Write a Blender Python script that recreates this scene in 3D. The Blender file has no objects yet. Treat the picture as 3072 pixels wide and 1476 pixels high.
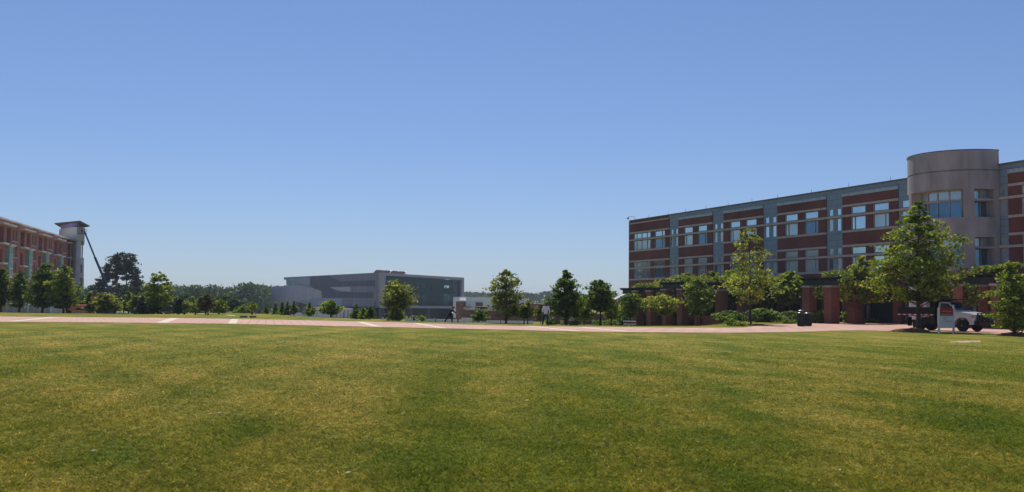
import bpy, bmesh, math, random
import numpy as np
from mathutils import Vector, Matrix
R_=math.radians
# ---------------------------------------------------------------- camera, sky, sun, exposure
SC=bpy.context.scene
F_=2944.0; W_=3072.0; H_=1476.0; EYE=1.6
PITCH=R_(3.344); ROLL=0.011
cp,sp=math.cos(PITCH),math.sin(PITCH); cr,sr=math.cos(ROLL),math.sin(ROLL)
Fv=Vector((0,cp,sp)); R0=Vector((1,0,0)); U0=Vector((0,-sp,cp))
Rv=R0*cr+U0*sr; Uv=U0*cr-R0*sr
cam=bpy.data.cameras.new('camera'); camo=bpy.data.objects.new('camera',cam); SC.collection.objects.link(camo)
M=Matrix((Rv,Uv,-Fv)).transposed().to_4x4(); M.translation=Vector((0,0,EYE)); camo.matrix_world=M
cam.sensor_width=36; cam.lens=F_/W_*36; cam.clip_start=0.1; cam.clip_end=9000
SC.camera=camo
SUN_EL=58.0; SUN_AZ=-10.0          # azimuth east of +Y
world=bpy.data.worlds.new('World'); SC.world=world; world.use_nodes=True
nt=world.node_tree; nt.nodes.clear()
wo=nt.nodes.new('ShaderNodeOutputWorld'); bg=nt.nodes.new('ShaderNodeBackground'); sky=nt.nodes.new('ShaderNodeTexSky')
sky.sky_type='NISHITA'; sky.sun_disc=False; sky.sun_elevation=R_(SUN_EL); sky.sun_rotation=R_(SUN_AZ)
sky.altitude=100; sky.air_density=1.0; sky.dust_density=0.2; sky.ozone_density=4.0
tint=nt.nodes.new('ShaderNodeMix'); tint.data_type='RGBA'; tint.blend_type='MULTIPLY'; tint.inputs[0].default_value=1.0
tint.inputs[7].default_value=(0.655,0.755,1.0,1)
gam=nt.nodes.new('ShaderNodeGamma'); gam.inputs[1].default_value=0.82
nt.links.new(sky.outputs[0],gam.inputs[0]); nt.links.new(gam.outputs[0],tint.inputs[6]); nt.links.new(tint.outputs[2],bg.inputs[0]); bg.inputs[1].default_value=0.136
nt.links.new(bg.outputs[0],wo.inputs[0])
sl=bpy.data.lights.new('sun','SUN'); sl.energy=5.0; sl.angle=R_(0.53); sl.color=(1.0,0.94,0.84)
so=bpy.data.objects.new('sun',sl); SC.collection.objects.link(so)
sd=Vector((math.sin(R_(SUN_AZ))*math.cos(R_(SUN_EL)),math.cos(R_(SUN_AZ))*math.cos(R_(SUN_EL)),math.sin(R_(SUN_EL))))
so.rotation_euler=sd.to_track_quat('Z','Y').to_euler(); so.location=(0,0,60)
SC.view_settings.view_transform='Standard'; SC.view_settings.look='None'; SC.view_settings.gamma=1; SC.view_settings.exposure=0.0
SC.view_settings.use_curve_mapping=False
SC.cycles.max_bounces=6; SC.cycles.transparent_max_bounces=8; SC.cycles.volume_bounces=0

# ---------------------------------------------------------------- geometry of the photograph
def ray(x,y):
    return Fv+Rv*((x-W_/2)/F_)-Uv*((y-H_/2)/F_)
def hz(x): return 910+0.011*(x-1536)
def P(x,y,Y):                     # point on the ray through pixel x,y at depth Y
    d=ray(x,y); return Vector((0,0,EYE))+d*(Y/d.y)
def G(x,y,z=0.0):                 # ground point seen at pixel x,y
    d=ray(x,y); t=(z-EYE)/d.z; return Vector((0,0,EYE))+d*t
def PX(x,Y,z=0.0):                # point at pixel column x, depth Y and height z
    u=(x-W_/2)/F_; zz=z-EYE
    X=(u*(Y*cp+zz*sp)-sr*(-Y*sp+zz*cp))/cr
    return Vector((X,Y,z))
CX=[-900,0,200,430,565,700,800,950,1100,1300,1560,1900,2150,2260,4000]
CY=[112,110,109,106,117,127,121,100,91,82,78,75,78,95,95]
def terr(X,Y):
    if Y<20: return 0.0
    px=1536+2944*X/Y; c=float(np.interp(px,CX,CY)); d=Y-c
    if d<=0: return 0.0
    z=-0.35*min(1,d/9.0)-0.0155*d
    z=max(z,-6.0)
    k=1-min(1,max(0,(px-2060)/190.0))
    return z*k
def PT(x,Y):
    p=PX(x,Y,0); return PX(x,Y,terr(p.x,p.y))

# ---------------------------------------------------------------- materials
MATS={}
def mat(name,col,rough=0.8,metal=0.0,var=0.12,scale=3.0,bump=0.0,spec=0.3,col2=None,streak=None,det=4):
    if name in MATS: return MATS[name]
    m=bpy.data.materials.new(name); m.use_nodes=True; t=m.node_tree; b=t.nodes['Principled BSDF']
    b.inputs['Roughness'].default_value=rough; b.inputs['Metallic'].default_value=metal
    b.inputs['Specular IOR Level'].default_value=spec
    ge=t.nodes.new('ShaderNodeNewGeometry'); n=t.nodes.new('ShaderNodeTexNoise'); n.inputs['Scale'].default_value=scale; n.inputs['Detail'].default_value=det
    vec=ge.outputs['Position']
    if streak:
        vm=t.nodes.new('ShaderNodeVectorMath'); vm.operation='MULTIPLY'; vm.inputs[1].default_value=streak
        t.links.new(vec,vm.inputs[0]); vec=vm.outputs[0]
    t.links.new(vec,n.inputs['Vector'])
    r=t.nodes.new('ShaderNodeValToRGB'); c2=col2 or tuple(c*(1-2*var) for c in col)
    c1=col if col2 else tuple(min(1,c*(1+var)) for c in col)
    r.color_ramp.elements[0].color=(*c2,1); r.color_ramp.elements[1].color=(*c1,1)
    r.color_ramp.elements[0].position=0.3; r.color_ramp.elements[1].position=0.7
    t.links.new(n.outputs[0],r.inputs[0]); t.links.new(r.outputs[0],b.inputs['Base Color'])
    if bump:
        bn=t.nodes.new('ShaderNodeBump'); bn.inputs['Strength'].default_value=bump; bn.inputs['Distance'].default_value=0.02
        t.links.new(n.outputs[0],bn.inputs['Height']); t.links.new(bn.outputs[0],b.inputs['Normal'])
    MATS[name]=m; return m
def brickmat(name,U,c1,c2,mortar,bw=0.22,bh=0.075,ms=0.012,rough=0.85,floor=False,stain=0.25):
    """bricks laid in world metres along horizontal direction U"""
    m=bpy.data.materials.new(name); m.use_nodes=True; t=m.node_tree; b=t.nodes['Principled BSDF']; b.inputs['Roughness'].default_value=rough
    b.inputs['Specular IOR Level'].default_value=0.2
    ge=t.nodes.new('ShaderNodeNewGeometry'); d=t.nodes.new('ShaderNodeVectorMath'); d.operation='DOT_PRODUCT'; d.inputs[1].default_value=(U.x,U.y,0)
    t.links.new(ge.outputs['Position'],d.inputs[0])
    cx=t.nodes.new('ShaderNodeCombineXYZ'); t.links.new(d.outputs['Value'],cx.inputs[0])
    if floor:
        d2=t.nodes.new('ShaderNodeVectorMath'); d2.operation='DOT_PRODUCT'; d2.inputs[1].default_value=(-U.y,U.x,0)
        t.links.new(ge.outputs['Position'],d2.inputs[0]); t.links.new(d2.outputs['Value'],cx.inputs[1])
    else:
        s=t.nodes.new('ShaderNodeSeparateXYZ'); t.links.new(ge.outputs['Position'],s.inputs[0]); t.links.new(s.outputs[2],cx.inputs[1])
    br=t.nodes.new('ShaderNodeTexBrick'); br.inputs['Scale'].default_value=1; br.inputs['Brick Width'].default_value=bw; br.inputs['Row Height'].default_value=bh
    br.inputs['Mortar Size'].default_value=ms; br.inputs['Color1'].default_value=(*c1,1); br.inputs['Color2'].default_value=(*c2,1); br.inputs['Mortar'].default_value=(*mortar,1)
    t.links.new(cx.outputs[0],br.inputs['Vector'])
    n=t.nodes.new('ShaderNodeTexNoise'); n.inputs['Scale'].default_value=0.35; n.inputs['Detail'].default_value=5; t.links.new(ge.outputs['Position'],n.inputs['Vector'])
    mr=t.nodes.new('ShaderNodeMapRange'); mr.inputs[1].default_value=0.3; mr.inputs[2].default_value=0.7; mr.inputs[3].default_value=1-stain; mr.inputs[4].default_value=1+stain*0.5
    t.links.new(n.outputs[0],mr.inputs[0])
    mx=t.nodes.new('ShaderNodeVectorMath'); mx.operation='SCALE'; t.links.new(br.outputs[0],mx.inputs[0]); t.links.new(mr.outputs[0],mx.inputs['Scale'])
    t.links.new(mx.outputs[0],b.inputs['Base Color'])
    MATS[name]=m; return m
def leafmat(name,dark,light,trans=0.35):
    m=bpy.data.materials.new(name); m.use_nodes=True; t=m.node_tree; t.nodes.clear()
    o=t.nodes.new('ShaderNodeOutputMaterial'); a=t.nodes.new('ShaderNodeAttribute'); a.attribute_name='v'
    r=t.nodes.new('ShaderNodeValToRGB'); r.color_ramp.elements[0].color=(*dark,1); r.color_ramp.elements[1].color=(*light,1)
    t.links.new(a.outputs['Fac'],r.inputs[0])
    p=t.nodes.new('ShaderNodeBsdfPrincipled'); p.inputs['Roughness'].default_value=0.62; p.inputs['Specular IOR Level'].default_value=0.22
    tr=t.nodes.new('ShaderNodeBsdfTranslucent'); mx=t.nodes.new('ShaderNodeMixShader'); mx.inputs[0].default_value=trans
    g=t.nodes.new('ShaderNodeMix'); g.data_type='RGBA'; g.blend_type='MULTIPLY'; g.inputs[0].default_value=1; g.inputs[7].default_value=(1.25,1.25,0.7,1)
    t.links.new(r.outputs[0],p.inputs['Base Color']); t.links.new(r.outputs[0],g.inputs[6]); t.links.new(g.outputs[2],tr.inputs[0])
    t.links.new(p.outputs[0],mx.inputs[1]); t.links.new(tr.outputs[0],mx.inputs[2]); t.links.new(mx.outputs[0],o.inputs[0])
    MATS[name]=m; return m
def glass(name,col,metal=0.6,rough=0.04,var=0.1,scale=0.5):
    m=mat(name,col,rough,metal,var,scale,spec=0.8)
    return m

# ---------------------------------------------------------------- builders
class MB:
    def __init__(s): s.v=[]; s.f=[]
    def q(s,*pts):
        i=len(s.v); s.v+= [Vector(p) for p in pts]; s.f.append(tuple(range(i,i+len(pts)))); return s
    def box8(s,p):                # 4 bottom, 4 top (same order)
        i=len(s.v); s.v+=[Vector(a) for a in p]
        for f in ((3,2,1,0),(4,5,6,7),(0,1,5,4),(1,2,6,5),(2,3,7,6),(3,0,4,7)): s.f.append(tuple(i+k for k in f))
        return s
    def box(s,c,sx,sy,sz,X=Vector((1,0,0)),up=Vector((0,0,1))):  # centre, full sizes; X = local x direction
        c=Vector(c); X=Vector(X).normalized(); Z=Vector(up).normalized(); Yd=Z.cross(X).normalized(); Z=X.cross(Yd)
        a=X*sx/2; b=Yd*sy/2; h=Z*sz/2
        return s.box8([c-a-b-h,c+a-b-h,c+a+b-h,c-a+b-h,c-a-b+h,c+a-b+h,c+a+b+h,c-a+b+h])
    def prism(s,pts,d):           # polygon pts extruded by vector d
        n=len(pts); i=len(s.v); d=Vector(d); s.v+=[Vector(p) for p in pts]+[Vector(p)+d for p in pts]
        s.f.append(tuple(range(i+n-1,i-1,-1))); s.f.append(tuple(range(i+n,i+2*n)))
        for k in range(n): s.f.append((i+k,i+(k+1)%n,i+n+(k+1)%n,i+n+k))
        return s
    def tube(s,a,b,r0,r1=None,n=8,cap=True):
        a=Vector(a); b=Vector(b); r1=r0 if r1 is None else r1; d=(b-a).normalized()
        t=d.cross(Vector((0,0,1)));
        if t.length<1e-3: t=Vector((1,0,0))
        t.normalize(); w=d.cross(t); i=len(s.v)
        for p,r in ((a,r0),(b,r1)):
            for k in range(n):
                an=2*math.pi*k/n; s.v.append(p+t*(r*math.cos(an))+w*(r*math.sin(an)))
        for k in range(n): s.f.append((i+k,i+(k+1)%n,i+n+(k+1)%n,i+n+k))
        if cap: s.f.append(tuple(range(i+n-1,i-1,-1))); s.f.append(tuple(range(i+n,i+2*n)))
        return s
    def path(s,pts,rs,n=6):
        for k in range(len(pts)-1): s.tube(pts[k],pts[k+1],rs[k],rs[k+1],n)
        return s
    def lathe(s,c,prof,n=20,axis=Vector((0,0,1))):   # prof (r,h)
        c=Vector(c); ax=Vector(axis).normalized(); t=ax.orthogonal().normalized(); w=ax.cross(t); i=len(s.v)
        for r,h in prof:
            for k in range(n):
                an=2*math.pi*k/n; s.v.append(c+ax*h+t*(r*math.cos(an))+w*(r*math.sin(an)))
        for j in range(len(prof)-1):
            for k in range(n): s.f.append((i+j*n+k,i+j*n+(k+1)%n,i+(j+1)*n+(k+1)%n,i+(j+1)*n+k))
        s.f.append(tuple(range(i+n-1,i-1,-1))); m=(len(prof)-1)*n; s.f.append(tuple(range(i+m,i+m+n)))
        return s
def link(o): SC.collection.objects.link(o); return o
def tagit(o,label=None,cat=None,group=None,kind=None):
    if label: o['label']=label
    if cat: o['category']=cat
    if group: o['group']=group
    if kind: o['kind']=kind
    return o
def thing(name,label,cat,loc,group=None):
    o=link(bpy.data.objects.new(name,None)); o.location=loc; o.empty_display_size=0.3
    return tagit(o,label,cat,group)
def root(o):
    while o.parent: o=o.parent
    return o
def build(name,mb,m,parent=None,loc=None,smooth=False,bevel=0,label=None):
    """mesh from world-space vertices, linked under parent (or top-level at loc)"""
    base=Vector(root(parent).location) if parent else Vector(loc if loc is not None else (0,0,0))
    me=bpy.data.meshes.new(name); me.from_pydata([tuple(v-base) for v in mb.v],[],mb.f)
    b=bmesh.new(); b.from_mesh(me); bmesh.ops.recalc_face_normals(b,faces=b.faces); b.to_mesh(me); b.free()
    if m: me.materials.append(m)
    if smooth:
        for p in me.polygons: p.use_smooth=True
    o=link(bpy.data.objects.new(name,me))
    if parent: o.parent=parent
    else: o.location=base
    if bevel:
        bv=o.modifiers.new('bevel','BEVEL'); bv.width=bevel; bv.segments=2; bv.limit_method='ANGLE'
    if label: o['label']=label
    return o
def npmesh(name,V,Fq,attr,m,parent=None,loc=(0,0,0)):
    me=bpy.data.meshes.new(name); n=len(V); k=Fq.shape[1]; nf=len(Fq)
    me.vertices.add(n); me.vertices.foreach_set('co',V.astype(np.float32).ravel())
    me.loops.add(nf*k); me.loops.foreach_set('vertex_index',Fq.astype(np.int32).ravel())
    me.polygons.add(nf); me.polygons.foreach_set('loop_start',np.arange(0,nf*k,k,dtype=np.int32))
    me.polygons.foreach_set('loop_total',np.full(nf,k,dtype=np.int32))
    me.update(calc_edges=True)
    if attr is not None:
        a=me.attributes.new('v','FLOAT','FACE'); a.data.foreach_set('value',attr.astype(np.float32))
    me.materials.append(m); o=link(bpy.data.objects.new(name,me)); o.location=loc
    if parent: o.parent=parent
    return o

# a wall seen as a plane: origin O, horizontal direction U, outward normal N
class Plane:
    def __init__(s,A,B,cam_side=True):
        s.O=Vector((A.x,A.y,0)); d=Vector((B.x-A.x,B.y-A.y,0)); s.L=d.length; s.U=d.normalized(); s.N=Vector((s.U.y,-s.U.x,0))
        if s.N.dot(s.O)>0: s.N=-s.N
    def p(s,u,z,d=0.0): return s.O+s.U*u+s.N*d+Vector((0,0,z))
    def hit(s,x,y,d=0.0):         # (u,z) where the ray through a pixel meets the plane
        r=ray(x,y); o=Vector((0,0,EYE)); q=s.O+s.N*d
        t=(q-o).dot(s.N)/r.dot(s.N); w=o+r*t; return (w-s.O).dot(s.U),w.z
    def slab(s,mb,u0,u1,z0,z1,d0,d1):
        return mb.box8([s.p(u0,z0,d0),s.p(u1,z0,d0),s.p(u1,z0,d1),s.p(u0,z0,d1),s.p(u0,z1,d0),s.p(u1,z1,d0),s.p(u1,z1,d1),s.p(u0,z1,d1)])
    def poly(s,mb,uz,d0,d1):
        return mb.prism([s.p(u,z,d0) for u,z in uz],s.N*(d1-d0))
def wallgrid(pl,mb,u0,u1,z0,z1,holes,depth=0.3,d=0.0):
    """front skin with holes [(u0,u1,z0,z1)] and reveals"""
    us=sorted(set([u0,u1]+[h[k] for h in holes for k in (0,1) if u0<h[k]<u1]))
    zs=sorted(set([z0,z1]+[h[k] for h in holes for k in (2,3) if z0<h[k]<z1]))
    for a,b in zip(us,us[1:]):
        for c,e in zip(zs,zs[1:]):
            um,zm=(a+b)/2,(c+e)/2
            if any(h[0]<um<h[1] and h[2]<zm<h[3] for h in holes): continue
            mb.q(pl.p(a,c,d),pl.p(b,c,d),pl.p(b,e,d),pl.p(a,e,d))
    for h in holes:
        a,b,c,e=h
        if not (u0-1e-6<=a and b<=u1+1e-6): continue
        D=d-depth
        mb.q(pl.p(a,c,d),pl.p(a,e,d),pl.p(a,e,D),pl.p(a,c,D)); mb.q(pl.p(b,c,d),pl.p(b,e,d),pl.p(b,e,D),pl.p(b,c,D))
        mb.q(pl.p(a,c,d),pl.p(b,c,d),pl.p(b,c,D),pl.p(a,c,D)); mb.q(pl.p(a,e,d),pl.p(b,e,d),pl.p(b,e,D),pl.p(a,e,D))
def window(pl,parent,u0,u1,z0,z1,gl,fr,d=-0.22,mull=(),rails=(),fw=0.06,name='window'):
    mb=MB(); pl.slab(mb,u0,u1,z0,z1,d-0.04,d); w=build(name,mb,gl,parent)
    mf=MB()
    for a,b,c,e in ((u0,u0+fw,z0,z1),(u1-fw,u1,z0,z1),(u0+fw,u1-fw,z0,z0+fw),(u0+fw,u1-fw,z1-fw,z1)): pl.slab(mf,a,b,c,e,d+0.002,d+0.07)
    for m_ in mull: pl.slab(mf,u0+(u1-u0)*m_-fw/2,u0+(u1-u0)*m_+fw/2,z0+fw,z1-fw,d+0.002,d+0.06)
    for m_ in rails: pl.slab(mf,u0+fw,u1-fw,z0+(z1-z0)*m_-fw/2,z0+(z1-z0)*m_+fw/2,d+0.002,d+0.055)
    build('frame',mf,fr,w); return w
# ================================================================= GROUND
def grass_color(t):
    ge=t.nodes.new('ShaderNodeNewGeometry'); pos=ge.outputs['Position']
    def noise(scale,det,vec=None,rough=0.55):
        n=t.nodes.new('ShaderNodeTexNoise'); n.inputs['Scale'].default_value=scale; n.inputs['Detail'].default_value=det; n.inputs['Roughness'].default_value=rough
        t.links.new(vec or pos,n.inputs['Vector']); return n.outputs[0]
    def ramp(s,stops):
        r=t.nodes.new('ShaderNodeValToRGB'); e=r.color_ramp.elements
        while len(e)<len(stops): e.new(0.5)
        for k,(p,c) in enumerate(stops): e[k].position=p; e[k].color=(*c,1)
        t.links.new(s,r.inputs[0]); return r.outputs[0]
    def mix(f,a,b,mode='MIX'):
        m=t.nodes.new('ShaderNodeMix'); m.data_type='RGBA'; m.blend_type=mode
        if isinstance(f,float): m.inputs[0].default_value=f
        else: t.links.new(f,m.inputs[0])
        t.links.new(a,m.inputs[6]); t.links.new(b,m.inputs[7]); return m.outputs[2]
    rot=t.nodes.new('ShaderNodeMapping'); rot.inputs['Rotation'].default_value=(0,0,R_(24)); rot.inputs['Scale'].default_value=(1.0,0.30,1)
    t.links.new(pos,rot.inputs[0])
    big=noise(0.11,5,rot.outputs[0],0.6); med=noise(0.55,6,rot.outputs[0],0.65); fine=noise(7.0,6,None,0.7); tiny=noise(34.0,4,None,0.75)
    green=ramp(med,[(0.28,(0.076,0.122,0.007)),(0.5,(0.134,0.152,0.009)),(0.72,(0.212,0.194,0.014))])
    straw=ramp(fine,[(0.3,(0.220,0.172,0.022)),(0.7,(0.410,0.310,0.090))])
    s=t.nodes.new('ShaderNodeMath'); s.operation='ADD'; t.links.new(big,s.inputs[0]); t.links.new(med,s.inputs[1])
    s2=t.nodes.new('ShaderNodeMath'); s2.operation='MULTIPLY_ADD'; t.links.new(fine,s2.inputs[0]); s2.inputs[1].default_value=0.35; t.links.new(s.outputs[0],s2.inputs[2])
    mr=t.nodes.new('ShaderNodeMapRange'); mr.inputs[1].default_value=1.08; mr.inputs[2].default_value=1.50; mr.inputs[3].default_value=0.03; mr.inputs[4].default_value=0.90
    t.links.new(s2.outputs[0],mr.inputs[0])
    c=mix(mr.outputs[0],green,straw)
    rm=t.nodes.new('ShaderNodeMapping'); rm.inputs['Rotation'].default_value=(0,0,R_(-33)); t.links.new(pos,rm.inputs[0])
    wv=t.nodes.new('ShaderNodeTexWave'); wv.inputs['Scale'].default_value=0.145; wv.inputs['Distortion'].default_value=2.2; wv.inputs['Detail'].default_value=3; wv.inputs['Detail Scale'].default_value=0.6; t.links.new(rm.outputs[0],wv.inputs['Vector'])
    g=ramp(wv.outputs[0],[(0.2,(0.80,0.88,0.80)),(0.8,(1.16,1.10,1.12))]); c=mix(0.5,c,g,'MULTIPLY')
    mid=noise(2.2,5,None,0.7)
    g=ramp(mid,[(0.3,(0.78,0.84,0.70)),(0.7,(1.22,1.15,1.25))]); c=mix(1.0,c,g,'MULTIPLY')
    g=ramp(fine,[(0.3,(0.66,0.68,0.66)),(0.7,(1.32,1.30,1.32))]); c=mix(1.0,c,g,'MULTIPLY')
    g=ramp(tiny,[(0.3,(0.6,0.6,0.6)),(0.72,(1.4,1.4,1.4))]); c=mix(1.0,c,g,'MULTIPLY')
    return c,fine,tiny
gm=bpy.data.materials.new('lawn_turf'); gm.use_nodes=True; t=gm.node_tree; b=t.nodes['Principled BSDF']; c,fi,ti=grass_color(t)
t.links.new(c,b.inputs['Base Color']); b.inputs['Roughness'].default_value=0.95; b.inputs['Specular IOR Level'].default_value=0.1
ad=t.nodes.new('ShaderNodeMath'); ad.operation='ADD'; t.links.new(fi,ad.inputs[0]); t.links.new(ti,ad.inputs[1])
bn=t.nodes.new('ShaderNodeBump'); bn.inputs['Strength'].default_value=0.8; bn.inputs['Distance'].default_value=0.05
t.links.new(ad.outputs[0],bn.inputs['Height']); t.links.new(bn.outputs[0],b.inputs['Normal'])
gb=bpy.data.materials.new('grass_blade'); gb.use_nodes=True; t=gb.node_tree; b=t.nodes['Principled BSDF']; c,fi,ti=grass_color(t)
a=t.nodes.new('ShaderNodeAttribute'); a.attribute_name='v'
r=t.nodes.new('ShaderNodeValToRGB'); e=r.color_ramp.elements; e[0].color=(0.55,0.66,0.45,1); e[1].color=(3.4,2.7,3.2,1); e.new(0.75).color=(1.18,1.25,0.95,1); e.new(0.93).color=(1.7,1.45,1.5,1)
t.links.new(a.outputs['Fac'],r.inputs[0])
m=t.nodes.new('ShaderNodeMix'); m.data_type='RGBA'; m.blend_type='MULTIPLY'; m.inputs[0].default_value=1; t.links.new(c,m.inputs[6]); t.links.new(r.outputs[0],m.inputs[7])
t.links.new(m.outputs[2],b.inputs['Base Color']); b.inputs['Roughness'].default_value=0.8; b.inputs['Specular IOR Level'].default_value=0.15
tr=t.nodes.new('ShaderNodeBsdfTranslucent'); t.links.new(m.outputs[2],tr.inputs[0]); mx=t.nodes.new('ShaderNodeMixShader'); mx.inputs[0].default_value=0.5
t.links.new(b.outputs[0],mx.inputs[1]); t.links.new(tr.outputs[0],mx.inputs[2]); t.links.new(mx.outputs[0],t.nodes['Material Output'].inputs[0])

ys=[-80,-20,0,20,40,60]+list(np.arange(66,160,2.0))+list(np.arange(160,420,10.0))+[450,500,600,750,1000,1500,2200,3500,6000]
xs=[-5000,-3000,-2000,-1200,-800,-600,-450,-350,-280,-230]+list(np.arange(-200,121,2.5))+[140,170,220,300,450,800,1500,3000,5000]
V=np.array([(x,y,terr(x,y)) for y in ys for x in xs]); nx=len(xs)
Fq=np.array([(j*nx+i,j*nx+i+1,(j+1)*nx+i+1,(j+1)*nx+i) for j in range(len(ys)-1) for i in range(nx-1)])
lawn=npmesh('lawn',V,Fq,None,gm); lawn['kind']='structure'
for p in lawn.data.polygons: p.use_smooth=True

# mown grass close to the camera
rng=np.random.default_rng(7)
N=760000
Yv=6.0*np.exp(rng.random(N)*math.log(52/6.0)); Yv=Yv[rng.random(N)<np.clip(1.06-(Yv-7)/45,0,1)**1.2]; N=len(Yv); Xv=(rng.random(N)*2-1)*(Yv*0.74+1.5)
cl=np.sin(Xv*2.1+np.sin(Yv*1.7)*2)*np.sin(Yv*1.9+Xv*.7)
hgt=(0.014+0.026*rng.random(N)**1.5)*(1+0.3*cl); wd=0.0035+0.0004*Yv; an=rng.random(N)*2*np.pi; le=0.5+rng.random(N)*1.6
ta=rng.random(N)*2*np.pi
c0=np.stack([Xv,Yv,np.full(N,-0.002)],1); dx=np.stack([np.cos(an)*wd,np.sin(an)*wd,np.zeros(N)],1)
tip=c0+np.stack([np.cos(ta)*le*hgt*1.4,np.sin(ta)*le*hgt*1.4,hgt],1)
V=np.stack([c0-dx,c0+dx,tip],1).reshape(-1,3); Fq=np.arange(3*N).reshape(-1,3)
g=npmesh('grass',V,Fq,rng.random(N),gb); tagit(g,'short mown green and straw coloured grass blades of the foreground lawn','grass',kind='stuff')

def sheet(name,pts,z,m,kind='structure'):
    mb=MB(); mb.f=[tuple(range(len(pts)))]; mb.v=[Vector((p.x,p.y,z)) for p in pts]
    me=bpy.data.meshes.new(name); me.from_pydata([tuple(v) for v in mb.v],[],mb.f); bm=bmesh.new(); bm.from_mesh(me)
    bmesh.ops.triangulate(bm,faces=bm.faces)
    for f in bm.faces:
        if f.normal.z<0: f.normal_flip()
    bm.to_mesh(me); bm.free(); me.materials.append(m); o=link(bpy.data.objects.new(name,me)); o['kind']=kind; return o
def smoothpts(pts,n=8):
    xs_=[p[0] for p in pts]; out=[]
    for i in range(len(pts)-1):
        p0=pts[max(0,i-1)]; p1=pts[i]; p2=pts[i+1]; p3=pts[min(len(pts)-1,i+2)]
        for k in range(n):
            s=k/n; out.append(tuple(0.5*((2*p1[j])+(-p0[j]+p2[j])*s+(2*p0[j]-5*p1[j]+4*p2[j]-p3[j])*s*s+(-p0[j]+3*p1[j]-3*p2[j]+p3[j])*s**3) for j in (0,1)))
    out.append(pts[-1]); return out
near=smoothpts([(-420,961),(-150,964),(0,965.5),(300,967.5),(700,972),(1145,981.5),(1500,989),(1717,994.6),(2000,997.5),(2200,998.3),(2390,996),(2500,992.5),(2600,991.5),(2690,993.6),(2800,994.6),(2880,997),(2960,1001),(3072,1010),(3300,1022),(3700,1050)],6)
far=smoothpts([(-420,948),(-150,949),(0,949.8),(240,952),(440,953.5),(700,957),(1130,966),(1360,973),(1500,977),(1640,979.2),(1900,982),(2100,983.5),(2230,983)],6)
pv=brickmat('pink_brick_paving',Vector((math.cos(R_(14)),math.sin(R_(14)),0)),(0.56,0.345,0.270),(0.48,0.285,0.220),(0.30,0.20,0.16),bw=1.2,bh=1.2,ms=0.05,floor=True,stain=0.12)
lawnpts=[G(x,y) for x,y in near]; farp=[G(x,y) for x,y in far]
farp+= [G(2262,979.5),G(2300,974.5),G(2400,971.5)]
extra=[PX(2405,112,0),PX(2200,138,0),PX(2300,150,0),PX(3600,90,0),PX(4400,60,0)]
pave=sheet('brick_plaza',lawnpts+extra[::-1]+farp[::-1],0.012,pv)
# pale concrete bands across the paving
bandm=mat('pale_concrete_band',(0.62,0.53,0.42),0.9,var=0.05)
def band(quads,name='pale_paving_band'):
    pts=[G(x,y) for x,y in quads]; return sheet(name,pts,0.016,bandm)
for q in ([(48,964.9),(20,964.8),(150,951.6),(180,951.6)],[(500,968.7),(466,968.5),(512,954.7),(537,954.8)],[(708,971.2),(684,970.9),(694,957.6),(715,957.9)],
          [(1148,980.6),(1118,980),(1069,965.6),(1088,965.9)],[(1342,984.8),(1316,984.3),(1236,970),(1258,970.6)]):
    band(q)
for (x0,y0,x1,y1,w) in ((1580,978.4,1735,993.6,1.0),(1745,982,1885,995.4,1.0),(2020,984.2,2240,993.8,0.8),(2240,986,2520,990.0,0.7)):
    a_=G(x0,y0); b_=G(x1,y1); d=(b_-a_).normalized()*1; nrm=Vector((-d.y,d.x,0))*w*0.28
    sheet('pale_paving_band',[a_-nrm,b_-nrm,b_+nrm,a_+nrm],0.016,bandm)
# pale edging kerbs of the paving
kerb=mat('pale_kerb',(0.55,0.46,0.38),0.9,var=0.06)
def edge(pts,name,w=0.22,z=0.02):
    L=[G(x,y) for x,y in pts]; o=[]
    for i in range(len(L)):
        d=(L[min(i+1,len(L)-1)]-L[max(i-1,0)]).normalized(); n=Vector((-d.y,d.x,0))*w; o.append((L[i],L[i]-n))
    mb=MB()
    for (a,b_),(c,d) in zip(o,o[1:]): mb.q((a.x,a.y,z),(b_.x,b_.y,z),(d.x,d.y,z),(c.x,c.y,z))
    e=build(name,mb,kerb); e['kind']='structure'
edge(far,'path_edging')
for q in ([(2390,977.5),(2700,975.2)],[(2390,983),(2560,990)],[(2560,989.6),(2700,984.5)],[(2700,976),(2790,974)]):
    edge(q,'path_edging',0.18,0.019)
# bare soil and mulch
soil=mat('bare_dry_soil',(0.42,0.31,0.19),0.95,var=0.15,scale=4)
def blob(cx,cy,rx,ry,n=48,seed=1,rag=0.35):
    out=[]
    for k in range(n):
        a=2*math.pi*k/n; r=0.72+0.14*math.sin(2*a+seed)+0.09*math.sin(5*a+seed*2)+0.05*math.sin(9*a+seed*3); out.append(G(cx+rx*r*math.cos(a),cy+ry*r*math.sin(a)))
    return out
sheet('bare_soil_patch',blob(2898,1025,62,4.2,seed=3,rag=0.6),0.004,soil)

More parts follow.
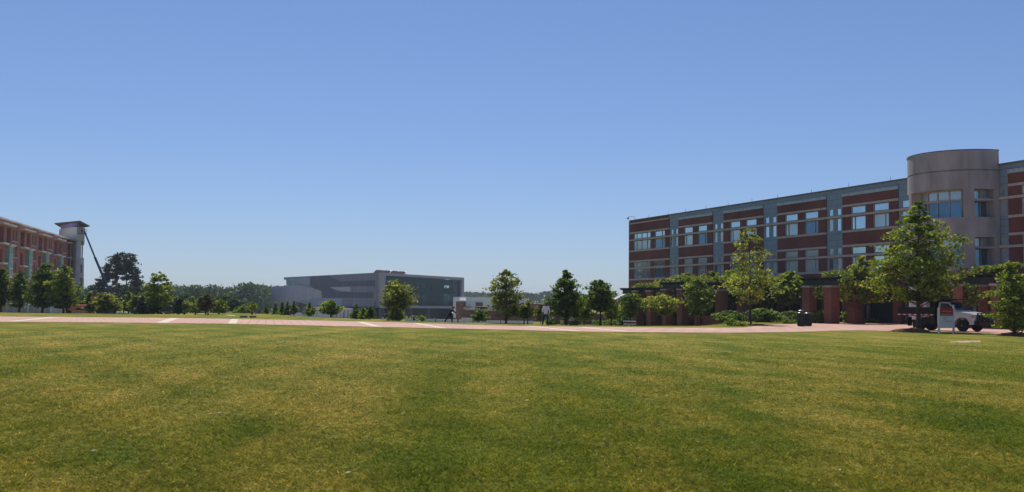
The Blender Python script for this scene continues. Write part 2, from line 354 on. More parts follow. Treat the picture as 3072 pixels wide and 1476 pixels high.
# ================================================================= BRICK CLASSROOM BUILDING (right)
A=PX(1889,146.2,7); B=PX(3000,84.8,7); FP=Plane(A,B)
brick=brickmat('dark_red_brick',FP.U,(0.215,0.062,0.050),(0.165,0.046,0.038),(0.17,0.10,0.085))
stone=mat('weathered_limestone',(0.50,0.42,0.37),0.85,var=0.08,scale=1.5)
panel=brickmat('blue_grey_metal_panel',FP.U,(0.235,0.30,0.36),(0.22,0.285,0.345),(0.12,0.15,0.17),bw=1.9,bh=0.62,ms=0.02,rough=0.45,stain=0.06)
roofm=mat('roof_membrane',(0.3,0.3,0.3),0.9)
glS=glass('sky_reflecting_glass',(0.50,0.66,0.72),0.85,0.05,0.06,0.6)
glB=mat('glass_over_pale_blind',(0.46,0.58,0.60),0.12,0.40,0.08,0.7,spec=0.8)
glD=mat('deep_blue_glass',(0.12,0.22,0.30),0.06,0.6,0.15,0.6,spec=0.8)
glL=mat('mint_lit_glass',(0.50,0.72,0.70),0.08,0.6,0.05,0.6,spec=0.8)
frm=mat('pale_window_frame',(0.42,0.37,0.33),0.7)
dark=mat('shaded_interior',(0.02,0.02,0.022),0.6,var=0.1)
bld=thing('classroom_building','long three storey red brick building with blue grey panels and pale stone bands','building',(FP.p(30,0).x,FP.p(30,0).y,0))
secs=[('b',0,11.3),('g',11.3,13.68),('b',13.68,21.97),('g',21.97,24.45),('b',24.45,32.6),('g',32.6,35.3),('b',35.3,43.8),('g',43.8,46.3),('b',46.3,54.3),('g',54.3,57.9),('g',65.9,67.1),('b',67.1,75.4),('g',75.4,77.9),('b',77.9,86.0)]
HZ=14.05
F=[(5.42,6.82,7.08,7.86),(9.62,11.02,11.28,12.08)]     # lower light z0,z1, upper light z0,z1
wb=MB(); wp=MB(); st=MB(); pc=MB(); wins=[]
rr=random.Random(5)
def flush_walls():
    build('brick_wall',wb,brick,bld); build('metal_panel_wall',wp,panel,bld); build('stone_band',st,stone,bld); build('pale_blue_coping',pc,mat('pale_blue_metal',(0.40,0.49,0.55),0.4),bld)
for i,(k,u0,u1) in enumerate(secs):
    if i==10:
        flush_walls(); wb=MB(); wp=MB(); st=MB(); pc=MB()
    holes=[]
    if k=='b':
        if i==0: cols=[(1.0,6.1,(0.18,0.47,0.78)),(7.1,10.1,(0.7,))]
        else:
            w=u1-u0; cols=[(u0+w*.155,u0+w*.43,(0.25,)),(u0+w*.56,u0+w*.84,(0.74,))]
    else:
        w=u1-u0; cols=[(u0+w*.10,u0+w*.42,()),(u0+w*.60,u0+w*.92,())] if w>2 else [(u0+w*.25,u0+w*.8,())]
    for fl,(a,b_,c,d) in enumerate(F):
        for (x0,x1,mu) in cols:
            holes+= [(x0,x1,a,b_),(x0,x1,c,d)]
            wins.append((x0,x1,a,b_,mu,fl,0,k)); wins.append((x0,x1,c,d,mu if i==0 else (),fl,1,k))
    top=HZ if i==0 else 13.22
    if k=='b':
        if i==0: holes+=[(1.3,2.9,0,3.9),(4.1,7.6,0,3.9),(8.6,10.6,0,3.9)]
        else: holes+=[(u0+0.9,u1-0.9,0.0,3.7)]
        wallgrid(FP,wb,u0,u1,0,top,holes,0.35,0.0)
        if i>0:
            wallgrid(FP,wp,u0,u1,top,HZ,[],0.3,-0.03)
            FP.slab(pc,u0,u1,top+0.002,top+0.30,-0.03,0.06); FP.slab(pc,u0,u1,top+0.302,top+0.34,-0.03,0.14)
    else:
        holes+=[(u0+0.25,u1-0.25,0.0,3.7)]
        wallgrid(FP,wp,u0,u1,4.3,HZ,[h for h in holes if h[2]>4],0.2,-0.06 if True else 0)
        wallgrid(FP,wb,u0,u1,0,4.3,[h for h in holes if h[2]<4],0.3,-0.02)
        # side returns between brick and panel
    # stone bands
    d=0.05
    if k=='b':
        for z0,z1 in ((5.18,5.42),(7.88,8.10),(9.40,9.62),(12.10,12.32)): FP.slab(st,u0,u1,z0,z1,-0.05,d)
        if i==0: FP.slab(st,u0,u1,13.55,13.72,-0.05,d)
    for z0,z1 in ((6.84,7.06),(11.04,11.26)):
        FP.slab(st,u0 if k=='b' else u0-0.35,u1 if k=='b' else u1-0.0,z0,z1,-0.10,0.10 if k=='b' else 0.14)
flush_walls()
for (x0,x1,a,b_,mu,fl,up,k) in wins:
    if up: g_=glL if (fl==0 and rr.random()<0.7) else glS
    else: g_=rr.choice([glB,glB,glD,glB,glS]) if fl==0 else rr.choice([glB,glB,glS,glD])
    window(FP,bld,x0+0.01,x1-0.01,a+0.01,b_-0.01,g_,frm,d=-0.16 if k=='b' else -0.14,mull=mu,fw=0.07)
# roof, coping, back and end wall
mb=MB(); FP.slab(mb,0.02,86,13.6,13.9,-22,-0.12); build('roof',mb,roofm,bld)
mb=MB(); FP.slab(mb,0.0,57.9,HZ+0.002,HZ+0.13,-0.5,0.09); build('roof_coping',mb,mat('dark_coping',(0.20,0.15,0.13),0.7),bld)
mb=MB(); FP.slab(mb,65.9,86,HZ+0.002,HZ+0.13,-0.5,0.09); build('roof_coping',mb,MATS['dark_coping'],bld)
mb=MB(); FP.slab(mb,-0.3,-0.002,0,HZ,-22,0.0); FP.slab(mb,86,86.3,0,HZ,-22,0); FP.slab(mb,-0.3,86.3,0,HZ,-22.3,-22); build('end_wall',mb,brick,bld)
# ground floor: dark glazing set back, pale mullions
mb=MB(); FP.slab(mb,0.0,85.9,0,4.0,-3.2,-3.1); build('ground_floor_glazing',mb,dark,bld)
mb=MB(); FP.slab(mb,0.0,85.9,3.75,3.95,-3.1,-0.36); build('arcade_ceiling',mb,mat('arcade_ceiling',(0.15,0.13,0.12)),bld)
u=3.0
while u<85:
    mb=MB(); FP.slab(mb,u,u+0.28,0,3.75,-3.09,-2.85); FP.slab(mb,u-1.3,u+1.3,2.55,2.75,-3.08,-2.9); build('pale_mullion',mb,mat('pale_mullion',(0.32,0.31,0.30),0.6),bld); u+=5.45
# lightning rods on the roof
for u in (5,10.5,15,20,25,30,35,41,47,53):
    mb=MB(); q=FP.p(u,HZ+0.12,-0.3); mb.tube(q,q+Vector((0,0,0.45)),0.03,0.02,5); build('lightning_rod',mb,mat('dull_metal',(0.35,0.33,0.32),0.5),bld)

# cylindrical stair tower
Uc=61.85; Rt=4.37; TC=FP.p(Uc,0,0)
def tp(th,z,r=Rt):               # th degrees from the far end of the chord to the near end
    a=R_(th); return TC-FP.U*(math.cos(a)*r)+FP.N*(math.sin(a)*r)+Vector((0,0,z))
def th_at(px):
    d=ray(px,800); o=Vector((0,0)); dd=Vector((d.x,d.y)).normalized(); c=Vector((TC.x,TC.y)); bq=dd.dot(c); disc=Rt*Rt-(c.length_squared-bq*bq)
    if disc<0: return None
    q=dd*(bq-math.sqrt(disc)); v=q-c; return math.degrees(math.atan2(v.dot(Vector((FP.N.x,FP.N.y))),-v.dot(Vector((FP.U.x,FP.U.y)))))
tA=th_at(2737) or 40; tB=th_at(2893); tC=th_at(2927); tD=th_at(2988); 
print('tower angles',tA,tB,tC,tD)
concrete=mat('tower_concrete',(0.375,0.34,0.325),0.9,var=0.14,scale=0.9,bump=0.1,streak=(1,1,0.35))
tower=thing('round_tower','round beige concrete stair tower rising above the brick roofline','tower',(TC.x,TC.y,0))
def curved(mb,t0,t1,z0,z1,holes,r=Rt,depth=0.9,step=3.0):
    ts=sorted(set([t0,t1]+[h[k] for h in holes for k in (0,1)]+[t0+step*k for k in range(int((t1-t0)/step)+1)]))
    ts=[a for a in ts if t0<=a<=t1]; zs=sorted(set([z0,z1]+[h[k] for h in holes for k in (2,3)]))
    for a,b_ in zip(ts,ts[1:]):
        if b_-a<1e-4: continue
        for c,d in zip(zs,zs[1:]):
            tm,zm=(a+b_)/2,(c+d)/2
            if any(h[0]<tm<h[1] and h[2]<zm<h[3] for h in holes): continue
            mb.q(tp(a,c,r),tp(b_,c,r),tp(b_,d,r),tp(a,d,r))
        for h in holes:
            if h[0]-1e-6<=a and b_<=h[1]+1e-6:
                for zz in (h[2],h[3]): mb.q(tp(a,zz,r),tp(b_,zz,r),tp(b_,zz,r-depth),tp(a,zz,r-depth))
    for h in holes:
        for a in h[:2]: mb.q(tp(a,h[2],r),tp(a,h[3],r),tp(a,h[3],r-depth),tp(a,h[2],r-depth))
hs=[]
for z0,z1 in ((5.35,7.75),(9.5,11.95)):
    hs+= [(tA,tB,z0,z1),(tC,tD,z0,z1),(8,max(12,tA-9),z0,z1)]
hs+= [(tA+16,tB,0.0,3.7),(tC,tD,0.0,3.7)]
mb=MB(); curved(mb,0,180,0,13.55,hs,Rt,1.0)
curved(mb,0,180,13.55,13.66,[],Rt-0.12)
curved(mb,0,180,13.66,15.3,[],Rt)
for t in range(0,180,3):
    for zz in (13.55,13.66): mb.q(tp(t,zz),tp(t+3,zz),tp(t+3,zz,Rt-.12),tp(t,zz,Rt-.12))
    mb.q(tp(t,15.3),tp(t+3,15.3),tp(t+3,15.3,Rt-.4),tp(t,15.3,Rt-.4))
mb.q(tp(0,13.9),tp(0,15.3),tp(180,15.3),tp(180,13.9))
build('concrete_drum',mb,concrete,tower,smooth=False)
mb=MB()
for t in range(8,180,34):
    for z0,z1 in ((13.70,15.26),(12.05,13.50)):
        mb.box8([tp(t,z0,Rt+.001),tp(t+.2,z0,Rt+.001),tp(t+.2,z0,Rt+.008),tp(t,z0,Rt+.008),tp(t,z1,Rt+.001),tp(t+.2,z1,Rt+.001),tp(t+.2,z1,Rt+.008),tp(t,z1,Rt+.008)])
build('panel_joints',mb,mat('joint_sealant',(0.25,0.225,0.215),0.9),tower)
mb=MB()
mb.prism([tp(t,15.0,Rt-.02) for t in range(0,181,6)],(0,0,0.12)); build('tower_roof',mb,roofm,tower)
mb=MB(); 
for t in range(0,180,3): mb.q(tp(t,15.3,Rt+.04),tp(t+3,15.3,Rt+.04),tp(t+3,15.42,Rt+.04),tp(t,15.42,Rt+.04)); mb.q(tp(t,15.42,Rt+.04),tp(t+3,15.42,Rt+.04),tp(t+3,15.42,Rt-.3),tp(t,15.42,Rt-.3))
build('tower_coping',mb,mat('dark_coping',(0.20,0.15,0.13)),tower)
# curtain glazing behind the openings
for (z0,z1,g1,g2) in ((5.35,7.75,glB,glD),(9.5,11.95,glB,glD)):
    zt=z0+1.42
    for (a,b_,nm) in ((tA,tB,4),(tC,tD,2),(8,max(12,tA-9),1)):
        ri=Rt-0.95
        for za,zb,gg in ((z0,zt,g2),(zt+0.2,z1,g1)):
            mb=MB()
            n=max(2,int((b_-a)/3))
            for k in range(n): 
                t0=a+(b_-a)*k/n; t1=a+(b_-a)*(k+1)/n; mb.q(tp(t0,za,ri),tp(t1,za,ri),tp(t1,zb,ri),tp(t0,zb,ri))
            w=build('window',mb,gg,tower)
            mf=MB()
            for k in range(nm+1):
                tt=a+(b_-a)*min(max(k/nm,0.015),0.985); q=tp(tt,za,ri+.05); tdir=(tp(tt+1,0)-tp(tt,0)).normalized(); mf.box(q+Vector((0,0,(zb-za)/2)),0.09,0.08,zb-za,tdir)
            build('frame',mf,frm,w)
        mb=MB()
        for k in range(8):
            t0=a+(b_-a)*k/8; t1=a+(b_-a)*(k+1)/8
            rr0=(Rt-0.05) if nm!=4 else ri+0.12
            mb.box8([tp(t0,zt,ri-.05),tp(t1,zt,ri-.05),tp(t1,zt,rr0),tp(t0,zt,rr0),tp(t0,zt+.2,ri-.05),tp(t1,zt+.2,ri-.05),tp(t1,zt+.2,rr0),tp(t0,zt+.2,rr0)])
        build('concrete_ledge',mb,concrete,tower)
mb=MB()
for k in range(60): mb.q(tp(3*k,0,Rt-1.6),tp(3*k+3,0,Rt-1.6),tp(3*k+3,3.75,Rt-1.6),tp(3*k,3.75,Rt-1.6))
build('entrance_glazing',mb,dark,tower)
mb=MB(); c_=tp(tA+19,0,Rt-.45); mb.box(c_+Vector((0,0,1.85)),0.42,0.4,3.7,FP.U); build('pale_column',mb,mat('pale_concrete',(0.50,0.46,0.40)),tower)
mb=MB(); mb.box(tp(tA+19,2.95,Rt-.3),1.6,0.3,0.25,FP.U); build('door_canopy',mb,MATS['pale_concrete'],tower)

# security camera on the far roof corner
q=FP.p(0.2,HZ+0.1,0.0)
cc=thing('security_camera','small white dome security camera on a bracket above the roof corner','camera',(q.x,q.y,q.z))
mb=MB(); mb.path([q+Vector((0.75,0,0)),q+Vector((0.72,0,.3)),q+Vector((0.5,-.1,.55)),q+Vector((0,-.2,.58)),q+Vector((-.35,-.25,.5))],[.04]*5,6); build('bracket',mb,mat('white_paint',(0.7,0.7,0.7),0.5),cc)
mb=MB(); mb.lathe(q+Vector((-.4,-.25,.12)),[(0.05,0),(0.13,.05),(0.16,.15),(.16,.25),(.06,.36)],12); build('dome',mb,mat('grey_dome',(0.35,0.35,0.37),0.3),cc)

# ================================================================= PERGOLA
pA=PX(1890,127.5,0); pB=PX(3000,77.0,0)
PG=Plane(PX(2047,114.5,0),PX(2998,77.3,0))
def pu(px,d=0): return PG.hit(px,900,d)[0]
colb=brickmat('pergola_brick',PG.U,(0.27,0.078,0.052),(0.20,0.056,0.040),(0.20,0.12,0.10))
black=mat('black_painted_steel',(0.022,0.022,0.026),0.45,var=0.2)
capm=mat('stone_cap',(0.36,0.31,0.28),0.8)
descr={1913:'far left brick pergola pier behind the white bench',1955:'brick pergola pier second from the left end behind small maple',2000:'brick pergola pier under the left end of raised black beam',2048:'wide brick pier under the right end of raised black beam',2100:'brick pier just right of the raised black beam',
 2164:'brick pier left of the round clipped bush in shade',2428:'brick pier directly behind the black litter bins',2494:'brick pier with climbing vine right of the litter bins',2885:'brick pier standing behind the truck cab',3000:'large brick pier in front of truck nose at right',3130:'brick pier beyond the right picture edge'}
rdescr={1913:'rear pier behind the far left pier',1955:'rear pier behind the second pier from left',2000:'rear pier at the left end of the raised beam',2048:'rear pier at the right end of the raised beam',2100:'rear pier right of the raised black beam',2164:'rear pier above the round clipped bush',2428:'rear pier directly behind the bin pier',2494:'rear pier behind the vine hung pier',2885:'rear pier deep behind the truck cab',3000:'rear pier deep behind the truck nose'}
for px,hh in ((1913,3.2),(1955,3.2),(2000,3.35),(2048,3.35),(2100,3.2),(2164,3.2),(2428,3.45),(2494,3.45),(2885,3.4),(3000,3.4)):
    u=pu(px); c=PG.p(u,0,0); z0=terr(c.x,c.y)-0.05
    th=thing('brick_pier',descr[px],'pier',(c.x,c.y,z0),'brick piers of the pergola')
    mb=MB(); mb.box((c.x,c.y,(z0+hh)/2),0.95,0.95,hh-z0,PG.U); build('shaft',mb,colb,th)
    mb=MB(); mb.box((c.x,c.y,hh+0.09),1.12,1.12,0.176,PG.U); build('cap',mb,capm,th)
    # rear pier
    c2=PG.p(u,0,-3.0); z2=terr(c2.x,c2.y)-0.05
    th=thing('brick_pier',rdescr[px],'pier',(c2.x,c2.y,z2),'rear brick piers of the pergola')
    mb=MB(); mb.box((c2.x,c2.y,(z2+hh)/2),0.95,0.95,hh-z2,PG.U); build('shaft',mb,colb,th)
    mb=MB(); mb.box((c2.x,c2.y,hh+0.09),1.12,1.12,0.176,PG.U); build('cap',mb,capm,th)
def pergola(label,u0,u1,z,raised=None):
    c=PG.p((u0+u1)/2,0,-1.5); pg=thing('pergola_roof',label,'pergola',(c.x,c.y,z),'black steel pergola roofs')
    mb=MB(); 
    PG.slab(mb,u0,u1,z,z+0.5,-0.12,0.12); PG.slab(mb,u0,u1,z,z+0.5,-3.12,-2.88); build('beam',mb,black,pg)
    u=u0+0.1; k=0; mb=MB()
    while u<u1: PG.slab(mb,u,u+0.10,z+0.502,z+0.70,-3.6,0.55); u+=0.8
    build('rafters',mb,black,pg)
    mb=MB(); PG.slab(mb,u0-.2,u1+.2,z+0.702,z+0.76,0.30,0.50); PG.slab(mb,u0-.2,u1+.2,z+0.702,z+0.76,-3.5,-3.3); PG.slab(mb,u0-.2,u1+.2,z+0.702,z+0.76,-1.6,-1.4); build('purlin',mb,black,pg)
    return pg
pergola('long low black pergola roof left of the raised beam',pu(1870),pu(1996),2.95)
pergola('short raised black pergola roof between two brick piers',pu(1990),pu(2068),3.56)
pergola('black pergola roof overgrown by trees right of raised beam',pu(2070),pu(2240),3.4)
pergola('short black pergola roof above the pier pair by the litter bins',pu(2412),pu(2530),3.66)
pergola('black pergola roof above the parked truck at right',pu(2860),pu(3180),3.6)
# low seat walls between piers
mb=MB(); PG.slab(mb,pu(2100),pu(2240),-0.9,0.45,-0.3,0.15)
lw=build('low_brick_wall',mb,colb,None,loc=PG.p(pu(2160),-0.9)); tagit(lw,'low shaded brick wall running between pergola piers left of bush','wall')
# ================================================================= TREES
LM={'yellow':leafmat('leaf_yellow_green',(0.085,0.120,0.018),(0.500,0.510,0.095),0.55),
    'green':leafmat('leaf_green',(0.050,0.092,0.015),(0.370,0.430,0.072),0.52),
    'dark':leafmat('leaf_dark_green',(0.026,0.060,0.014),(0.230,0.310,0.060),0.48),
    'olive':leafmat('leaf_olive',(0.062,0.090,0.022),(0.390,0.410,0.100),0.52),
    'brown':leafmat('leaf_bronze',(0.075,0.070,0.035),(0.175,0.155,0.080),0.36),
    'pine':leafmat('needles_blue_green',(0.022,0.040,0.022),(0.070,0.092,0.050),0.22),
    'vine':leafmat('leaf_bright_vine',(0.080,0.130,0.016),(0.260,0.310,0.050),0.42),
    'wood':leafmat('leaf_far_wood',(0.028,0.062,0.032),(0.105,0.160,0.070),0.35)}
bark=mat('tree_bark',(0.085,0.065,0.050),0.95,var=0.2,scale=6,streak=(4,4,0.6),bump=0.3)
barkL=mat('pale_bark',(0.15,0.125,0.10),0.95,var=0.2,scale=6,streak=(4,4,0.6))
def crown_np(z0,z1,prof,ncl,npc,leaf,cr,rng,flat=0.6,droop=0.0):
    """prof [(t,radius m)]; returns quads, attr, clump centres"""
    ts=np.array([p[0] for p in prof]); rs=np.array([p[1] for p in prof])
    tt=np.linspace(0,1,60); w=np.interp(tt,ts,rs)**1.15+0.04*max(rs); t=rng.choice(tt,ncl*1,p=w/w.sum())+(rng.random(ncl)-.5)/60
    r=0.90*np.interp(t,ts,rs); a=rng.random(ncl)*2*np.pi; ph=rng.random(4)*6.3; r=r*(1+0.16*np.sin(2*a+ph[0])+0.13*np.sin(3*a+ph[1]+t*4))*(1+0.13*np.sin(t*24+ph[2]+a)+0.10*np.sin(t*41+ph[3])); rad=r*np.sqrt(rng.random(ncl)*0.93+0.07)*(0.86+0.30*rng.random(ncl))
    C=np.stack([np.cos(a)*rad,np.sin(a)*rad,z0+(z1-z0)*t],1)
    crr=cr*(0.55+0.9*rng.random(ncl))*np.clip(r/max(rs)+0.25,0.35,1)
    n=ncl*npc; ci=np.repeat(np.arange(ncl),npc)
    d=rng.normal(size=(n,3)); d/=np.linalg.norm(d,axis=1)[:,None]; d*= (rng.random(n)**0.45)[:,None]
    out=np.stack([np.cos(a),np.sin(a),np.zeros(ncl)],1)[ci]
    d[:,2]*=flat; p=C[ci]+d*crr[ci][:,None]+out*(np.einsum('ij,ij->i',d,out)*0.9*crr[ci])[:,None]
    p[:,2]-=droop*np.linalg.norm(p[:,:2]-C[ci][:,:2],axis=1)
    nrm=rng.normal(size=(n,3))+np.array([0,0,0.9]); nrm/=np.linalg.norm(nrm,axis=1)[:,None]
    tn=np.cross(nrm,rng.normal(size=(n,3))); tn/=np.linalg.norm(tn,axis=1)[:,None]; bt=np.cross(nrm,tn)
    s=leaf*(0.55+0.9*rng.random(n))[:,None]; 
    V=np.stack([p-tn*s*0.62,p+bt*s*0.36,p+tn*s*0.62,p-bt*s*0.36],1).reshape(-1,3)
    vc=rng.random(ncl)*0.65+0.10; v=np.clip(vc[ci]+rng.normal(size=n)*0.16,0,1)
    return V,v,C
def tree(name,label,px,Y,top,cbot,prof,kind='green',ncl=60,npc=40,leaf=0.25,cr=0.6,tr=0.10,seed=None,base=None,limbs=0.35,flat=0.6,droop=0.0,group=None,pale=False,lean=0.0,cat='tree',stems=1):
    limbs=min(limbs,0.6)
    seed=seed if seed is not None else int(px*7+Y*13)
    rng=np.random.default_rng(seed)
    p0=PT(px,Y) if base is None else Vector(base); s=F_/Y
    zt=P(px,top,Y).z-p0.z; zb=max(0.05,P(px,cbot,Y).z-p0.z)
    th=thing(name,label,cat,p0,group)
    V,v,C=crown_np(zb,zt,[(a,b/s) for a,b in prof],int(ncl*1.15),int(npc*0.62),leaf,cr*0.72,rng,flat,droop)
    npmesh('crown',V,np.arange(len(V)).reshape(-1,4),v,LM[kind],th)
    mb=MB(); rr=random.Random(seed); k=5; H=zb+(zt-zb)*0.82; pts=[]; rs=[]
    for i in range(k+1):
        t=i/k; pts.append(p0+Vector((lean*t+rr.uniform(-.03,.03)*H*t*.4,rr.uniform(-.03,.03)*H*t*.4,H*t-0.06*(i==0)))); rs.append(tr*(1.35 if i==0 else 1)*(1-0.82*t))
    mb.path(pts,rs,8)
    idx=list(range(len(C))); rr.shuffle(idx)
    for j in idx[:int(len(C)*limbs)]:
        c=Vector(C[j]); hh=max(zb*0.55,min(H*0.95,c.z-0.45*math.hypot(c.x,c.y))); f=hh/H
        a=pts[0].lerp(pts[-1],f); a.z=p0.z+hh
        kk=min(k-1,int(f*k)); a=pts[kk].lerp(pts[kk+1],f*k-kk); e=p0+c; m=a.lerp(e,0.5)+Vector((0,0,-0.06*(e-a).length))
        r0=tr*0.30*(1-0.6*f); mb.path([a,m,e],[r0,r0*.65,r0*.3],5)
    build('trunk',mb,barkL if pale else bark,th,smooth=True)
    return th
OAK=[(0,.45),(.12,.85),(.3,1),(.5,.78),(.7,.5),(.88,.28),(1,.08)]
OVAL=[(0,.5),(.2,.9),(.45,1),(.7,.85),(.88,.5),(1,.15)]
CONE=[(0,.8),(.12,1),(.35,.82),(.6,.55),(.85,.25),(1,.04)]
VASE=[(0,.25),(.25,.6),(.55,.95),(.8,1),(1,.5)]
def pr(shape,w): return [(t,r*w) for t,r in shape]
# --- foreground right
tree('oak_tree','light green oak with bare lower trunk standing before the middle of the brick facade',2250,83,672,908,[(0,45),(.12,85),(.25,95),(.38,72),(.5,62),(.65,58),(.8,42),(.92,22),(1,6)],'yellow',135,36,0.18,0.52,0.12,limbs=0.6)
tree('oak_tree','tallest leafy oak growing beside the parked dump truck and round tower',2756,66,608,898,[(0,62),(.1,104),(.25,122),(.4,118),(.52,90),(.65,94),(.78,58),(.9,34),(1,8)],'green',280,54,0.18,0.58,0.15,limbs=0.6,seed=5)
tree('young_tree','small full maple with mulch ring at the right picture edge',3043,58.6,786,990,[(0,30),(.15,58),(.4,68),(.6,56),(.8,36),(1,8)],'green',150,52,0.15,0.45,0.07,limbs=0.4)
tree('pyramid_tree','dense bright green pyramidal maple in front of the pergola opening',2590,94,770,905,[(0,60),(.15,80),(.3,78),(.5,52),(.75,36),(.9,18),(1,5)],'yellow',150,44,0.25,0.62,0.11)
tree('pyramid_tree','slim dark maple half hidden left of the bright pyramidal maple',2533,99,830,905,[(0,18),(.4,26),(.8,14),(1,4)],'green',30,34,0.24,0.5,0.07)
# --- by the pergola
tree('crape_myrtle','low dark spreading tree before the leftmost brick piers',1892,108,884,952,pr(VASE,36),'dark',70,40,0.26,0.6,0.09,limbs=0.3)
tree('crape_myrtle','bright wide spreading tree in front of two left brick piers',1985,108,880,944,[(0,16),(.2,38),(.5,58),(.75,46),(1,12)],'yellow',85,42,0.24,0.55,0.08)
tree('crape_myrtle','leaning mixed light and dark tree right of raised black beam',2092,106,842,948,[(0,14),(.25,34),(.55,38),(.8,34),(1,16)],'green',85,42,0.25,0.6,0.08)
for (lab,px,Y,t,b,w,kd) in (('olive tree behind the low black pergola, leftmost of four',2000,124,846,885,36,'olive'),('broad olive tree rising above the raised black beam',2060,122,828,890,50,'olive'),
   ('olive tree above the pergola just left of big oak',2130,119,824,892,52,'olive'),('wide tree behind pergola hidden partly by the big oak',2200,116,820,900,56,'green'),('tree behind big oak trunk on its right side',2290,110,820,905,58,'green'),
   ('green tree between the big oak and raised pergola roof',2370,106,824,908,50,'green')):
    tree('shade_tree',lab,px,Y,t-7,b,pr(OVAL,w*1.15),kd,130,46,0.32,0.85,0.12,group='trees behind the pergola')
# added dark shrub masses that stand in for the arcade shade
for (lab,px,Y,t,w) in (('dark shrub mass standing in for shade behind the pergola left of the big oak trunk',2190,100,935,40),('dark shrub mass standing in for shade right of the big oak trunk',2290,98,928,52),('dark shrub mass standing in for shade left of the litter bins',2370,99,936,34)):
    tree('shade_filler_shrub',lab,px,Y,t,968,pr(OVAL,w),'dark',60,40,0.24,0.55,0.03,group='shrub masses standing in for pergola shade',cat='shrub',base=PX(px,Y,0))
def shrub(lab,px,by,top,w,kd='green',ncl=30,npc=40,leaf=0.15,cr=0.35,group='clipped shrubs',Y=None):
    if Y is None: g=G(px,by); base=g; Y=g.y
    else: base=PT(px,Y)
    return tree('shrub',lab,px,Y,top,by-1,pr([(0,.8),(.3,1),(.65,.9),(1,.35)],w),kd,ncl,npc,leaf,cr,0.02,base=base,limbs=0.1,cat='shrub',group=group)
shrub('round yellow green clipped bush left of the big oak trunk',2196,977,957,15,'vine',40)
shrub('low spreading green bush at the foot of the big oak',2222,978,966,18,'green',24)
shrub('round bright bush seen between two piers by the bins',2463,970,930,22,'vine',50)
shrub('bush behind pier seen right of the vine covered pier',2545,969,929,16,'green',40)
shrub('low light groundcover clump left of the litter bins',2372,971,962,28,'vine',34,group='low planting along the pergola')
shrub('low light groundcover strip between the two piers by bins',2462,969.5,963,20,'vine',26,group='low planting along the pergola')
shrub('low hedge strip in front of the pyramid maple',2600,968.5,958,34,'green',44,group='low planting along the pergola')
shrub('bush right of the truck nose beside the edge maple',3068,988,956,24,'green',40)
shrub('yellow green shrub clump left of thin tree trunk by path',1800,972,964,14,'vine',24,group='shrubs by the far path edge')
shrub('yellow green shrub clump right of thin tree trunk by path',1830,973,963,20,'vine',30,group='shrubs by the far path edge')
shrub('small bright weed clump right of the man in white shirt',1650,974,958,10,'vine',20,group='shrubs by the far path edge')
shrub('small round shrub between thin pole and dark tree',1722,974,967,9,'green',14,group='shrubs by the far path edge')
for (lab,px,Y,t,w) in (('dark hedge mass standing in for shade behind the leftmost brick piers',1935,128,918,26),('dark hedge mass standing in for shade behind piers under the wide spreading tree',1985,125,918,28),('dark hedge mass standing in for shade behind piers right of the raised beam',2075,120,918,34),('dark hedge mass standing in for shade behind pier left of the clipped bush',2130,116,922,30),('dark hedge mass standing in for shade at the left end of the pergola',1880,131,925,26)):
    tree('shade_filler_hedge',lab,px,Y,t,990,pr([(0,1),(.6,1),(1,.6)],w),'dark',90,44,0.30,0.8,0.03,group='shrub masses standing in for pergola shade',cat='shrub')  # dark hedges added behind the piers in place of the shade there
# vines on the pergola
def vine(lab,pts,n,seed,kd='vine'):
    rng=np.random.default_rng(seed); C=[]
    for (px,z,d) in pts: C.append(np.array(PG.p(pu(px),z,d)))
    C=np.array(C); V=[];v=[]
    seg=rng.integers(0,len(C)-1,n); f=rng.random(n)[:,None]; c=C[seg]*(1-f)+C[seg+1]*f
    d=rng.normal(size=(n,3))*np.array([.28,.28,.16]); p=c+d
    nrm=rng.normal(size=(n,3))+np.array([0,0,1.]); nrm/=np.linalg.norm(nrm,axis=1)[:,None]; tn=np.cross(nrm,rng.normal(size=(n,3))); tn/=np.linalg.norm(tn,axis=1)[:,None]; bt=np.cross(nrm,tn)
    s=0.20*(0.6+.8*rng.random(n))[:,None]; V=np.stack([p-tn*s*.6,p+bt*s*.4,p+tn*s*.6,p-bt*s*.4],1).reshape(-1,3)
    loc=Vector(C[0]); o=npmesh('climbing_vine',V-np.array(loc),np.arange(len(V)).reshape(-1,4),rng.random(n),LM[kd],None,loc)
    return tagit(o,lab,'vine',group='climbing vines on the pergola')
vine('bright vine mound on the low left pergola roof',[(1905,3.85,0),(1925,4.1,-.4),(1950,3.85,-.2),(1930,4.0,-1.5)],700,1)
vine('bright vine mound behind the raised black beam',[(2030,4.5,-.5),(2055,4.75,-1),(2080,4.6,-.8)],600,2)
vine('bright vine mound over the pier pair by the bins',[(2462,4.6,-.6),(2490,4.85,-1),(2530,4.6,-.6),(2540,4.3,0),(2545,3.8,.3)],1100,3)
vine('long vine mound along the pergola roof above the truck',[(2905,4.5,-1),(2935,4.75,-.8),(2960,4.6,-.8),(2990,4.85,-1),(3030,5.0,-1)],1500,4)
vine('vine trailing down beside the pier behind truck nose',[(2916,3.6,.2),(2920,3.0,.2),(2928,2.6,.1),(2915,2.2,.1),(2918,1.9,0)],420,5)
vine('vine hanging from the pier right of the bins',[(2462,3.5,.3),(2466,3.0,.2),(2460,2.5,.2)],200,6)
